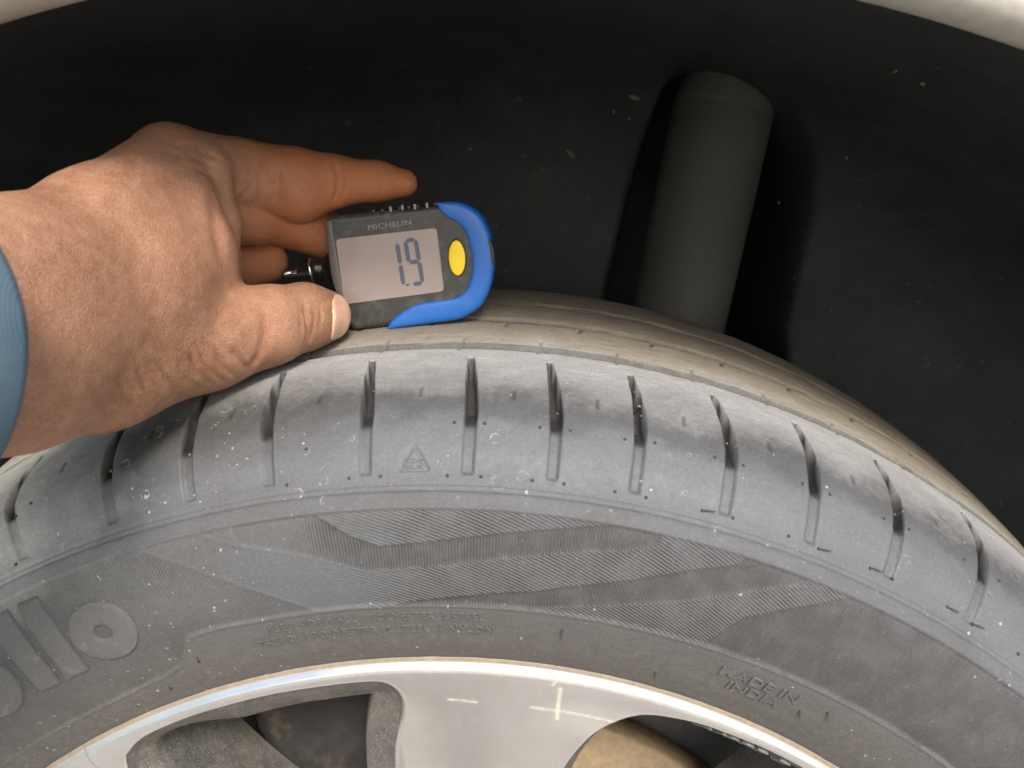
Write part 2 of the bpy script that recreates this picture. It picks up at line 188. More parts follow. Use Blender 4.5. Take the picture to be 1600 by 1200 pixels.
# ---------------------------------------------------------------- ground
def build_ground():
    m = M("dusty concrete"); oc = m.obj(); a = m.noise(oc, 1.5, 6); b = m.noise(oc, 60, 5)
    c = m.mix(m.rng(m.noise(oc, 2.6, 3), .38, .62), (.26, .245, .215), (.58, .55, .49)); c = m.mix(m.rng(b, .4, .75), c, (.33, .30, .26))
    m.set(col=c, rough=.9, norm=m.bump(b, .002))
    n = 41; xs = np.linspace(-1, 1, n); xs = np.sign(xs) * np.abs(xs) ** 2.5 * 40000
    X, Y = np.meshgrid(xs, xs, indexing='ij'); Z = np.full_like(X, -HUB * 1000) + 0 * X
    o = mesh_obj("ground", np.stack([X, Y, Z], -1), grid_faces(n, n), m.m); o['kind'] = 'structure'
build_ground()

# ---------------------------------------------------------------- the car: one thing, everything below is its parts
car = empty("car", (0, 100, -305), "cream car seen close at one wheel, with worn dusty tyre and black wheel arch", "car")

# ---- tyre
PROF = np.array([(20,206),(16,212),(12.6,216),(11.6,217.6),(10,220),(8,223.5),(5.6,229),(3.6,234.5),(2.7,237.8),(1.4,243),(.4,250),(0,258),(0,264),(0.6,267.5),(2.6,270.0),(5.2,272.2),(8,275.6),(12,281),(18,286.6),(26,291.4),(36,294.8),(48,297.2),(60,299.3),(70,301.2),(85,303.8),(105,307),(125,309.3),(140,309.3),(160,307),(180,303),(195,298),(207,289),(216,274),(219,258),(217,240),(205,217)], float)
PD = catmull(PROF, 12); PS = np.concatenate([[0], np.cumsum(np.hypot(*np.diff(PD, axis=0).T))])
def tyre_pt(th_deg, s, h=0.0):
    """angle from the top (deg), distance along the section (mm), height off the rubber (mm) -> point"""
    th = np.radians(th_deg); y = np.interp(s, PS, PD[:, 0]); r = np.interp(s, PS, PD[:, 1])
    y2 = np.interp(s + .8, PS, PD[:, 0]); r2 = np.interp(s + .8, PS, PD[:, 1])
    y1 = np.interp(s - .8, PS, PD[:, 0]); r1 = np.interp(s - .8, PS, PD[:, 1])
    ty, tr = y2 - y1, r2 - r1; L = np.hypot(ty, tr) + 1e-9; ny, nr = -tr / L, ty / L
    y = y + ny * h; r = r + nr * h
    return np.stack([r * np.sin(th), y + 0 * th, r * np.cos(th)], -1)
KU = 5.2                          # uv: mm of arc per degree near the shoulder
SIPES = [(-39.0,-38.6,-38.2),(-33.2,-32.8,-32.0),(-27.2,-26.7,-25.5),(-20.5,-20.0,-19.4),(-15.3,-14.9,-14.5),(-10.6,-10.1,-9.8),(-5.0,-4.3,-4.2),(1.1,1.6,1.6),(5.9,6.4,6.4),(10.9,11.2,11.1),(16.1,16.5,16.4),(21.6,21.6,21.6),(27.2,27.1,26.7),(34.0,33.1,32.4),(40.2,39.0,37.8),(46,45,44)]
L1 = [(-10,76),(-6.98,66.04),(-5.27,59.8),(-3.55,55.8),(-.7,56.8),(2,58.6),(6.61,62.6),(9.83,66.0),(13,70)]
L2 = [(-14,66),(-12,61),(-7.46,53.75),(-4.2,48.4),(.63,49.6),(6,54.6),(11.08,59.8),(12.92,63.0),(12.96,70)]
L3 = [(-9,37),(-5.9,36.9),(-2.97,36.95),(1.5,39.8),(6.42,43.54),(11.95,51.66),(17.51,63.4),(19.0,70)]
L4 = [(-2,30),(1,36),(6.14,36.8),(11.12,42.44),(14.4,47.1),(17.0,52.4),(20.8,62.2),(23,70)]
L5 = [(16,28),(17.75,36.55),(19.21,49),(23.4,62.2),(26,70)]
L6 = [(-18,67),(-14.08,53.75),(-12.6,49),(-8.4,36.9),(-7,33)]
RIDGE = [(-50,22.4),(-37.1,22.6),(-28.8,22.4),(-24.5,23.1),(-20.9,24.6),(-19.4,26.8),(-18.4,31.4),(-17.6,36.4),(-15.2,37.0),(-12.8,36.5),(0,36.6),(50,36.7)]
def height(th, s):
    """relief of the rubber in mm, th deg, s mm (arrays)"""
    u = th * KU
    sc = lambda L: [(a * KU * (.88 if b < 70 else 1), b) for a, b in L]
    us = u * .88
    h = np.zeros_like(u)
    inner = np.interp(th, [p[0] for p in RIDGE], [p[1] for p in RIDGE])
    band = sstep(inner, inner + .7, s) * (1 - sstep(66.0, 66.6, s))
    h -= .45 * band
    h += .35 * np.exp(-(np.abs(line_dist(us, s, [(a * KU * .88, b) for a, b in RIDGE])) / .55) ** 2)
    above = lambda L: s - np.interp(th, [p[0] for p in L], [p[1] for p in L])       # L as a function of theta
    # zones of the chevrons
    a1, a3, a4 = above(L1), above(L3), above(L4)
    z_up = sstep(-.15, .15, a1)
    # L2 and L5/L6 folded lines: use signed distance side tests by x at given s
    xl = lambda L: np.interp(s, [p[1] for p in sorted(L, key=lambda q: q[1])], [p[0] for p in sorted(L, key=lambda q: q[1])])
    left6 = th < xl(L6)
    right5 = th > xl(L5)
    dark1 = (a1 < 0) & (above(L2) > 0) & (th > -12) & (th < 12.93)
    dark2 = (a3 < 0) & (a4 > 0)
    rad = (dark1 | dark2 | right5 | left6) & (band > .5)
    diag = (~rad) & (band > .5)
    tooth = (th < -2) & diag & (s < 60) & (th > -16)          # smooth bluish field on the left
    h -= .30 * rad * (~left6)
    for L in (L1, L2, L3, L4, L5):
        h += .16 * band * np.exp(-(line_dist(us, s, sc(L)) / .45) ** 2)
    for L in (L6,): h += .12 * band * np.exp(-(line_dist(us, s, sc(L)) / .5) ** 2)
    # shoulder double line
    h -= .55 * np.exp(-((s - 72.0) / .45) ** 2) + .5 * np.exp(-((s - 73.6) / .35) ** 2)
    h += .25 * np.exp(-((s - 66.9) / .4) ** 2)
    # lateral sipes
    inside = np.zeros_like(h)
    for a, b, c in SIPES:
        cx = np.interp(s, [76.5, 96, 129], [c, b, a]) * KU
        w = np.interp(s, [76, 86, 96, 104, 116, 127.5], [1.5, 1.55, 1.6, 1.55, 1.15, .7]) * (.94 + .16 * abs(math.sin(a * 1.7)))
        dep = np.interp(s, [76.4, 77.0, 91, 95, 100, 122, 127, 127.8], [0, .9, 1.1, 3.6, 6.0, 5.2, 3.4, 0])
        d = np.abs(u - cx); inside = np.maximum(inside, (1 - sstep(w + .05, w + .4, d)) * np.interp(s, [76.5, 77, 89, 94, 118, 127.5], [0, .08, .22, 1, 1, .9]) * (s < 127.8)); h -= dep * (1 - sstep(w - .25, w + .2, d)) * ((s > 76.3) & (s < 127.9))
    # small slits in the shoulder and beside the grooves
    mids = [(p[1] + q[1]) / 2 - .1 for p, q in zip(SIPES[:-1], SIPES[1:])]
    for x in mids:
        g_ = np.exp(-((u - x * KU) / .42) ** 2) * sstep(101.5, 102.5, s) * (1 - sstep(106.5, 107.5, s)); h -= .9 * g_; inside = np.maximum(inside, .8 * g_)
    for x in np.arange(-44.2, 44, 4.95):
        g_ = .55 * np.exp(-((u - x * KU - (s - 141) * .08) / .33) ** 2) * sstep(134, 135, s) * (1 - sstep(145.5, 147, s)); h -= 1.5 * g_; inside = np.maximum(inside, .9 * g_)
        h -= .6 * np.exp(-((u - (x + 2.45) * KU) / .4) ** 2) * sstep(143, 144, s) * (1 - sstep(147.5, 149, s))
        g_ = np.exp(-((u - (x + 2.8) * KU - (s - 163) * .3) / .5) ** 2) * sstep(158, 159, s) * (1 - sstep(166, 168, s)); h -= 1.2 * g_; inside = np.maximum(inside, .9 * g_)
    # the circumferential grooves, nearly worn away
    for c, w, dp in ((138.2, 2.0, 2.0), (165.6, 2.8, 1.5), (187, 2.6, 1.3), (211, 2.4, 1.3)):
        e_ = (1 - sstep(w - .7, w + .5, np.abs(s - c + .5 * vnoise(u / 5, s * 0, int(c))))); pz = .45 + .55 * vnoise(u / 11, s / 4, int(c) + 3) if c > 150 else 1.0
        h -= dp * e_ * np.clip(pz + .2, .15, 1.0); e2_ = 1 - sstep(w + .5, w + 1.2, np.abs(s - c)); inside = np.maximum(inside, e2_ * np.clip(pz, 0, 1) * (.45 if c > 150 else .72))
    # wear: scuffs and lumps
    wear = sstep(98, 108, s) * (1 - sstep(230, 240, s))
    h += wear * (.05 * vnoise(u / 2.6, s / 2.0, 1) + .045 * vnoise(u / .9, s / .9, 2) + .10 * vnoise(u / 9, s / 6, 3))
    h += .05 * vnoise(u / 6, s / 5, 4) + .018 * vnoise(u / 1.2, s / 1.2, 6)
    bulge = sstep(74, 80, s) * (1 - sstep(88, 94, s))
    h += .35 * vnoise(u / 13, s * 0 + 3.3, 7) * bulge
    # triangle mark
    tri = [(-1.47, 84.6), (-2.25, 77.6), (-.62, 77.6), (-1.47, 84.6)]
    h -= .7 * np.exp(-(line_dist(u, s, [(a * KU, b) for a, b in tri]) / .34) ** 2)
    fade = np.where(th < 3, sstep(-9, 2, th), 1.0); fade = np.where(left6, .55 * sstep(-50, -20, -th * 0 + s * 0 - 19), fade) if False else fade
    fl = np.where(left6, .45 + .3 * vnoise(u / 25, s / 12, 31), 1.0)
    return h, rad * fl * np.where(dark1, sstep(-9, -6, th), 1.0), diag * fade, tooth * (1 - sstep(-6, 1, th)) * sstep(-15, -11, th), inside
def rubber():
    m = M("dusty worn rubber"); uv = m.uvc(); oc = m.obj()
    sep = m.t.nodes.new("ShaderNodeSeparateXYZ"); m.t.links.new(uv, sep.inputs[0]); U, V = sep.outputs[0], sep.outputs[1]
    st = m.n("VectorMath", {0: uv, 1: (1.0, 1.0, 0)}, operation='MULTIPLY')
    n1 = m.noise(st, .07, 6, .62); n2 = m.noise(st, .35, 5, .6); n3 = m.noise(st, 1.6, 4, .6)
    w = m.math('ADD', V, m.math('MULTIPLY', m.math('SUBTRACT', n2, .5), 8.0))
    w = m.math('ADD', w, m.math('MULTIPLY', m.math('SUBTRACT', m.noise(st, .045, 3, .5), .5), 26.0))
    w = m.math('ADD', w, m.math('MULTIPLY', m.math('SUBTRACT', n3, .5), 3.0))
    c = m.ramp(m.math('DIVIDE', w, 240.0), [(0, (.086,.081,.075)), (30/240, (.090,.087,.083)), (38/240, (.086,.086,.087)), (66/240, (.092,.093,.096)), (71/240, (.098,.100,.106)), (80/240, (.105,.109,.118)), (91/240, (.108,.113,.124)), (97/240, (.080,.082,.087)), (101/240, (.084,.086,.089)), (109/240, (.19,.191,.192)), (119/240, (.285,.286,.285)), (131/240, (.34,.342,.345)), (140/240, (.31,.30,.28)), (147/240, (.28,.25,.20)), (158/240, (.245,.212,.165)), (185/240, (.21,.18,.138)), (1, (.12,.1,.08))])
    stain_shade = m.math('MULTIPLY', m.math('MULTIPLY', m.rng(m.math('ADD', U, m.math('MULTIPLY', n2, 30)), -105, -88), m.rng(m.math('ADD', U, m.math('MULTIPLY', n2, 40)), 0, -50)), m.math('MULTIPLY', m.rng(w, 80, 94), m.rng(w, 122, 104)))  # dark stain on the rubber, the hand's shade painted in with it
    c = m.mix(m.math('MULTIPLY', stain_shade, .9), c, (.06,.06,.055))
    pw = m.rng(m.noise(uv, 1.1, 6, .75), .35, .68); c = m.mix(m.math('MULTIPLY', m.rng(V, 98, 108), .28), c, m.mix(pw, m.mix(1.0, c, (.45,.45,.45), 'MULTIPLY'), m.mix(1.0, c, (1.35,1.35,1.33), 'MULTIPLY')))
    # large tonal drift, brown mud film near the bead
    c = m.mix(m.rng(n1, .35, .7, 0, .5), c, m.mix(1.0, c, (.78,.76,.74), 'MULTIPLY'))
    mud = m.math('MULTIPLY', m.rng(V, 40, 22), m.rng(n2, .42, .62)); c = m.mix(m.math('MULTIPLY', mud, .28), c, (.17,.145,.118))
    # dust streaks along the crown
    sx = m.n("VectorMath", {0: uv, 1: (.10, .42, 0)}, operation='MULTIPLY'); ns = m.noise(sx, 1.0, 5, .6)
    crown = m.rng(V, 100, 140, .25, 1); c = m.mix(m.math('MULTIPLY', crown, m.rng(ns, .4, .75, 0, .55)), c, m.mix(1.0, c, (.62,.58,.52), 'MULTIPLY'))
    # left side: yellow dust, with the lit patch there painted into its pale tone
    yl = m.math('MULTIPLY', m.rng(m.math('ADD', U, m.math('MULTIPLY', n1, 40)), -75, -115), m.rng(V, 55, 80)); c = m.mix(m.math('MULTIPLY', yl, .8), c, m.mix(n2, (.25,.245,.20), (.52,.51,.45)))
    # pale specks
    uvs = m.n("VectorMath", {0: uv, 1: m.n("VectorMath", {0: m.noise(uv, 1.4, 3, out=1), 3: .9}, operation='SCALE')}, operation='ADD')
    for sc, thr, dn, amt in ((.30, .034, .3, .7), (.75, .04, .2, .45), (1.6, .05, .2, .35), (.10, .012, .5, .7)):
        d = m.vor(uvs, sc); dc = m.vor(uvs, sc, out=1); sp = m.n("SeparateColor", {0: dc})
        lim = m.math('MULTIPLY', m.math('POWER', sp, 5.0), thr * 4.2)
        ms = m.math('LESS_THAN', d, lim); c = m.mix(m.math('MULTIPLY', ms, amt), c, (.40,.38,.32))
    lf = m.rng(U, -44, -70); d = m.vor(uvs, .42); sp = m.n('SeparateColor', {0: m.vor(uvs, .42, out=1)}); ms = m.math('MULTIPLY', lf, m.rng(m.math('SUBTRACT', m.math('MULTIPLY', m.math('POWER', sp, 4.0), .25), d), 0, .07)); c = m.mix(m.math('MULTIPLY', ms, .6), c, (.46,.45,.40))
    # dried droplet arcs
    for sc, off in ((.105, 0.0), (.14, 31.0)):
        wv = m.n("VectorMath", {0: uv, 1: (off, off * .7, 0)}, operation='ADD'); wv = m.n("VectorMath", {0: wv, 1: m.n("VectorMath", {0: m.noise(uv, .5, 3, out=1), 3: 2.2}, operation='SCALE')}, operation='ADD')
        d = m.vor(wv, sc); dc = m.n("SeparateColor", {0: m.vor(wv, sc, out=1)}); rr = m.math('ADD', m.math('MULTIPLY', dc, .16), .06)
        ring = m.rng(m.math('ABSOLUTE', m.math('SUBTRACT', d, rr)), .022, .008)
        gate = m.math('MULTIPLY', m.math('GREATER_THAN', dc, .6), m.rng(m.noise(uv, .3, 2), .47, .6))
        left = m.rng(U, -48, -66); zone = m.math('MULTIPLY', m.rng(V, 60, 74), m.math('MAXIMUM', m.rng(V, 98, 90), m.math('MULTIPLY', left, m.rng(V, 122, 112))))
        c = m.mix(m.math('MULTIPLY', m.math('MULTIPLY', ring, gate), m.math('MULTIPLY', zone, m.math('ADD', .38, m.math('MULTIPLY', left, .4)))), c, (.42,.42,.40))
    # moulded hatching as fine relief
    ph1 = m.math('SINE', m.math('MULTIPLY', U, 2 * math.pi / .98)); ph2 = m.math('SINE', m.math('MULTIPLY', m.math('ADD', m.math('MULTIPLY', U, .36), V), 2 * math.pi / 1.0))
    hh = m.math('ADD', m.math('MULTIPLY', ph1, m.attr("hatch_radial")), m.math('MULTIPLY', ph2, m.attr("hatch_diagonal")))
    dirt = m.rng(m.noise(uv, .12, 4), .62, .35, .35, 1.0); hh = m.math('MULTIPLY', hh, dirt)
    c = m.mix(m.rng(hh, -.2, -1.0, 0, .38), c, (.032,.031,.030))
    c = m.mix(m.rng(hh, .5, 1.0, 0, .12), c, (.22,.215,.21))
    c = m.mix(m.math('MULTIPLY', m.attr("smooth_field"), .4), c, (.10,.11,.125)); c = m.mix(m.math('MULTIPLY', m.attr("groove"), m.rng(n3, .3, .8, 1.0, .85)), c, (.022,.021,.020))  # grooves: clean rubber, painted darker still for the shade inside them
    c = m.mix(m.math('MULTIPLY', m.attr("hatch_radial"), .22), c, (.042,.040,.036)); mt = m.rng(m.noise(uv, .9, 6, .75), .3, .7); c = m.mix(.5, c, m.mix(mt, m.mix(1.0, c, (.62,.62,.62), 'MULTIPLY'), m.mix(1.0, c, (1.38,1.37,1.34), 'MULTIPLY')))
    nb = m.bump(hh, .00022, .9)
    fine = m.noise(uv, 2.2, 5, .7); nb = m.bump(fine, .00022, .6, nb)
    sheen = m.math('MULTIPLY', m.math('MULTIPLY', m.rng(V, 66, 78), m.rng(w, 108, 96)), m.rng(n1, .3, .6, .5, 1)); m.set(col=c, rough=m.math('SUBTRACT', m.rng(n2, .3, .7, .62, .85), m.math('MULTIPLY', sheen, .24)), norm=nb, spec=.42)
    return m.m
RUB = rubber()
RUBP = simple("moulded rubber", (.088,.087,.083), .75, bump=.00012, scale=1500, var=.2, dust=((.15,.14,.12), .56))
def build_tyre():
    th = np.concatenate([np.arange(-180, -47, 2.5), np.arange(-46, 46.01, .095), np.arange(48.0, 180, 2.5)])
    s = np.concatenate([np.arange(0, 20, 1.0), np.arange(20, 200, .46), np.arange(200, PS[-1] - 1, 1.6), [PS[-1]]])
    T, S_ = np.meshgrid(th, s, indexing='ij')
    ref = np.array([q[1] for q in SIPES])           # let the grid lines run along the slanting sipes
    for j, sv in enumerate(s):
        sh = np.array([np.interp(sv, [76.5, 96, 129], [q[2], q[1], q[0]]) for q in SIPES]) - ref
        T[:, j] += np.interp(th, np.concatenate([[-60], ref, [60]]), np.concatenate([[0], sh, [0]])) * np.interp(sv, [60, 76, 130, 145], [0, 1, 1, 0])
    h, rad, diag, tooth, inside = height(T, S_)
    P = tyre_pt(T, S_, h)
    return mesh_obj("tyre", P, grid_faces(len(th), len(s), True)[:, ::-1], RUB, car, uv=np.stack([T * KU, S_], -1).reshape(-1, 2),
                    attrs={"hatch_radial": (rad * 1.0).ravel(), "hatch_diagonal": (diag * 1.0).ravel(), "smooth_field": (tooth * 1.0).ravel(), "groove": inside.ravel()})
tyre = build_tyre()

# raised lettering: flat outlines (x to the right, y up, mm) laid on the rubber
def on_tyre(verts2d, tops, th0, s0, base=-.6, top=.8, k=KU * .88):
    V = []
    for (x, y), t in zip(verts2d, tops): V.append(tyre_pt(np.array(th0 + x / k), np.array(s0 + y), top if t else base))
    return np.array(V).reshape(-1, 3)
def letter_ring(th0, s0, ax, ay, hx, hy, hole, shear=0, stem=None, name="raised_letter"):
    n = 72; t = np.linspace(0, 2 * math.pi, n, endpoint=False)
    rows = [(1.03, -.6), (1.0, .35), (.97, .5)] + [(k, .5) for k in (.85, .7, .5)]
    V, F = [], []
    def pt(f, q, a): # f 1 = outer outline, 0 = hole outline
        ox, oy = ax * math.cos(q), ay * math.sin(q); ix, iy = hx * math.cos(q), hy * math.sin(q)
        x = ix + (ox - ix) * f; y = iy + (oy - iy) * f
        return tyre_pt(np.array(th0 + (x + shear * y) / (KU * .88)), np.array(s0 + y), a)
    prof = [(1.03, -.6), (1.0, .3), (.94, .42), (.7, .42), (.4, .42), (.12, .42), (.03, .3), (0, -.55)]
    for f, a in prof:
        for q in t: V.append(pt(f, q, a))
    m_ = len(prof); F = [(i * n + j, i * n + (j + 1) % n, (i + 1) * n + (j + 1) % n, (i + 1) * n + j) for i in range(m_ - 1) for j in range(n)]
    return mesh_obj(name, np.array(V).reshape(-1, 3), F, RUBP, tyre)
def letter_poly(outline, name="raised_letter", res=1.6, top=.42):
    """outline in (theta, s); filled as a strip grid between left and right edges"""
    L, R = outline; n = 40; V = []; xs = (-.02, 0, .06, .5, .94, 1, 1.02); hs = (-.6, .3, top, top, top, .3, -.6)
    for i in range(n + 1):
        f = i / n; lt = catmull(L, 8); rt_ = catmull(R, 8)
        ip = lambda A: np.array([np.interp(f * (len(A) - 1), np.arange(len(A)), A[:, 0]), np.interp(f * (len(A) - 1), np.arange(len(A)), A[:, 1])])
        a, b = ip(lt), ip(rt_)
        e = -.6 if i in (0, n) else None
        for x, hgt in zip(xs, hs):
            q = a * (1 - x) + b * x; V.append(tyre_pt(np.array(q[0]), np.array(q[1]), hgt if e is None else -.6))
    F = grid_faces(n + 1, len(xs))
    return mesh_obj(name, np.array(V).reshape(-1, 3), F, RUBP, tyre)
letter_ring(-22.3, 46.9, 9.9, 9.6, 2.6, 2.3, True)
letter_ring(-31.9, 46.6, 10.6, 10.6, 2.6, 2.4, True)
letter_poly(([(-26.15, 64.3), (-26.35, 55), (-26.45, 45), (-26.8, 36.9)], [(-24.75, 64.1), (-24.75, 55), (-24.85, 45), (-25.05, 37.0)]))
letter_poly(([(-28.3, 64.2), (-28.6, 55), (-28.75, 45), (-29.0, 37.0)], [(-26.9, 64.2), (-27.0, 55), (-27.1, 45), (-27.4, 36.9)]))
letter_ring(-38.2, 46.6, 10.6, 10.6, 2.6, 2.4, True); letter_poly(([(-41.3, 56), (-41.3, 45), (-41.2, 36), (-41.1, 27)], [(-39.8, 56), (-39.8, 45), (-39.8, 36), (-39.7, 27)]))
letter_ring(-45.2, 46.6, 10.6, 10.6, 2.6, 2.4, True)
def text_flat(txt, size, extrude, bold=0.0, spacing=1.0):
    cu = bpy.data.curves.new("lettering", 'FONT'); cu.body = txt; cu.size = size; cu.extrude = extrude; cu.offset = bold
    cu.align_x = 'LEFT'; cu.resolution_u = 3; cu.space_character = spacing
    ob = bpy.data.objects.new("lettering", cu); C.objects.link(ob); dg = bpy.context.evaluated_depsgraph_get()
    me = bpy.data.meshes.new_from_object(ob.evaluated_get(dg)); V = np.array([v.co[:] for v in me.vertices]); F = [tuple(p.vertices) for p in me.polygons]
    bpy.data.objects.remove(ob); bpy.data.meshes.remove(me); return V, F
def tyre_text(txt, th0, s0, width_deg, hgt, name, lift=.30, bold=.02, lab=None):
    V, F = text_flat(txt, 4.0, .35, bold); w = V[:, 0].max(); hh = V[:, 1].max(); r = np.interp(s0, PS, PD[:, 1])
    th = th0 + V[:, 0] / w * width_deg; s = s0 + V[:, 1] / hh * hgt
    wob = .85 + .25 * vnoise(V[:, 0] * 1.3, V[:, 1] * .6, 9)
    h = np.where(V[:, 2] > 0, lift * wob, -.5)
    o = mesh_obj(name, tyre_pt(th, s, h), F, RUBP, tyre, smooth=False)
    return o
tyre_text("MADE IN", 19.75, 28.6, 6.1, 3.5, "moulded_lettering", .55, .03)
tyre_text("INDIA", 20.9, 23.9, 4.2, 3.3, "moulded_lettering", .55, .03)
tyre_text("PLIES  SIDEWALL 1 POLYESTER  2 STEEL", -12.2, 31.6, 15.2, 2.7, "moulded_lettering", .5, .04)
tyre_text("TREAD 1 POLYESTER  2 STEEL  1 NYLON", -13.3, 26.4, 17.0, 2.7, "moulded_lettering", .5, .04)
tyre_text("EPS", -2.0, 78.4, 1.05, 2.4, "moulded_lettering", .22, .03)
# vent nubs and rubber hairs beside the sipes
def build_nubs():
    n = 10; V = [(0, 0, .55)]; F = []
    for r, z in ((.3, .5), (.55, .2), (.62, -.3)):
        for k in range(n): V.append((r * math.cos(k * 2 * math.pi / n), r * math.sin(k * 2 * math.pi / n), z))
    F += [(0, 1 + k, 1 + (k + 1) % n) for k in range(n)]
    for q in (0, 1): F += [(1 + q * n + k, 1 + (q + 1) * n + k, 1 + (q + 1) * n + (k + 1) % n, 1 + q * n + (k + 1) % n) for k in range(n)]
    nub = bpy.data.meshes.new("vent_nub"); nub.from_pydata([(a * .001, b * .001, c * .001) for a, b, c in V], [], F)
    nub.materials.append(RUBD)
    V = []; F = []; n = 7
    for k, t in enumerate(np.linspace(0, 1, 7)):
        cx, cz = 3.4 * t, .9 * math.sin(t * 2.2); r = .26 * (1 - .55 * t)
        for j in range(n): V.append((cx, r * math.cos(j * 2 * math.pi / n), cz + r * math.sin(j * 2 * math.pi / n)))
    F = [(i * n + j, i * n + (j + 1) % n, (i + 1) * n + (j + 1) % n, (i + 1) * n + j) for i in range(6) for j in range(n)] + [tuple(range(6 * n, 7 * n))]
    hair = bpy.data.meshes.new("rubber_hair"); hair.from_pydata([(a * .001, b * .001, c * .001) for a, b, c in V], [], F); hair.materials.append(RUBD)
    def place(me, name, th, s, spin=0.0, sc=1.0):
        p = Vector(tyre_pt(np.array(th), np.array(s), 0.0)); q = Vector(tyre_pt(np.array(th), np.array(s), 1.0)); nrm = (q - p).normalized()
        r = Vector(tyre_pt(np.array(th + .2), np.array(s), 0.0)) - p; r = (r - nrm * r.dot(nrm)).normalized(); b = nrm.cross(r)
        mt = Matrix((r, b, nrm)).transposed().to_4x4(); mt.translation = p * .001 + Vector((0, 0, HUB))
        o = bpy.data.objects.new(name, me); C.objects.link(o); o.parent = tyre
        o.matrix_basis = Matrix.Translation(-parent_off(tyre)) @ mt @ Matrix.Rotation(spin, 4, 'Z') @ Matrix.Scale(sc, 4)
    for (th, s) in [(.7,91.8),(2.4,91.8),(5.5,91.8),(7.2,91.8),(10.3,91.8),(12.0,92.6),(15.5,92.6),(17.2,92.6),(20.8,93.3),(22.5,93.3),(26.0,93.3),(27.7,94.0),(-3.3,75.9),(.5,75.9),(2.4,75.9),(5.3,75.9),(7.1,75.9),(10.0,75.9),(11.8,75.9),(15.1,75.9),(16.9,76.3),(20.3,76.3),(22.2,75.9),(25.5,76.7),(27.0,76.7),(30.8,77.2),(32.7,76.7),(36.2,77.2),(-25.0,93.3),(-26.0,91.1),(-26.0,75.9),(-7.6,85.6),(-5.1,75.9),(-8.7,75.9),(31.6,94.4),(34.2,95)]:
        place(nub, "vent_nub", th, s, sc=.85)
    for th, s, sp in [(15.1,76.0,0.1),(22.2,75.9,.15),(25.5,76.9,0.0),(30.8,77.2,0.0),(32.7,76.9,.1),(15.9,21.0,-1.3),(26.6,27,-1.0),(28.2,31,-1.0),(8.4,31,-1.5),(-18.0,26,1.2),(-21.6,18.2,1.2)]:
        place(hair, "rubber_hair", th, s, sp)
def build_grit():
    rr = np.random.default_rng(11); base = [(0, 0, 1), (.9, 0, .1), (.3, .85, .2), (-.7, .5, .1), (-.75, -.5, .2), (.25, -.9, .1), (0, 0, -.8)]
    F = [(0, i, i % 5 + 1) for i in range(1, 6)] + [(6, i % 5 + 1, i) for i in range(1, 6)]; mt = simple("grit in tread", (.15, .13, .10), .9, scale=900, var=.3)
    for th, s, r in [(11.1, 118, .55), (11.25, 109, .8), (11.3, 104, .45), (16.4, 101, .5), (6.45, 99, .4), (27.1, 99, .5), (-4.3, 108, .4), (-14.8, 92, .6), (-19.9, 95, .7), (.4, 165, .8), (6.5, 188, .9), (13.2, 164, .7), (19.5, 138, .5), (9.4, 138.2, .5)]:
        V = [tyre_pt(np.array(th + a * r / KU), np.array(s + b * r), -1.6 + c * r) for a, b, c in np.array(base) * rr.uniform(.7, 1.25, (7, 3))]
        mesh_obj("grit_speck", np.array(V).reshape(-1, 3), F, mt, tyre, smooth=False)
build_grit()
RUBD = simple("dark rubber flash", (.035,.035,.036), .7, scale=1200)
build_nubs()

# ---- alloy rim
WL = [(-29.52,203.8),(-28.83,205.7),(-27.43,207.7),(-25.53,208.6),(-21.77,208.9),(-18.24,208.7),(-14.83,208.6),(-11.52,208.3),(-8.28,208.1),(-5.88,207.8),(-4.81,206.6),(-4.09,203.8),(-3.79,199.8),(-4.06,193.9),(-4.61,187.9),(-5.37,177.8),(-6.5,150),(-9,120),(-15,104),(-22,112),(-27,140),(-30,175),(-30.6,195)]
WR = [(11.0,165),(11.3,174),(11.87,182.1),(13.07,191.4),(14.39,198.4),(15.73,203.2),(17.21,206.0),(19.21,207.4),(21.37,208.4),(24.05,208.8),(28,209.2),(33,209.2),(36,208),(37.6,203),(37.4,190),(36,160),(33,125),(26,106),(18,108),(13.5,125),(11.4,145)]
def polar(L): return [(r * math.sin(math.radians(a)), r * math.cos(math.radians(a))) for a, r in L]
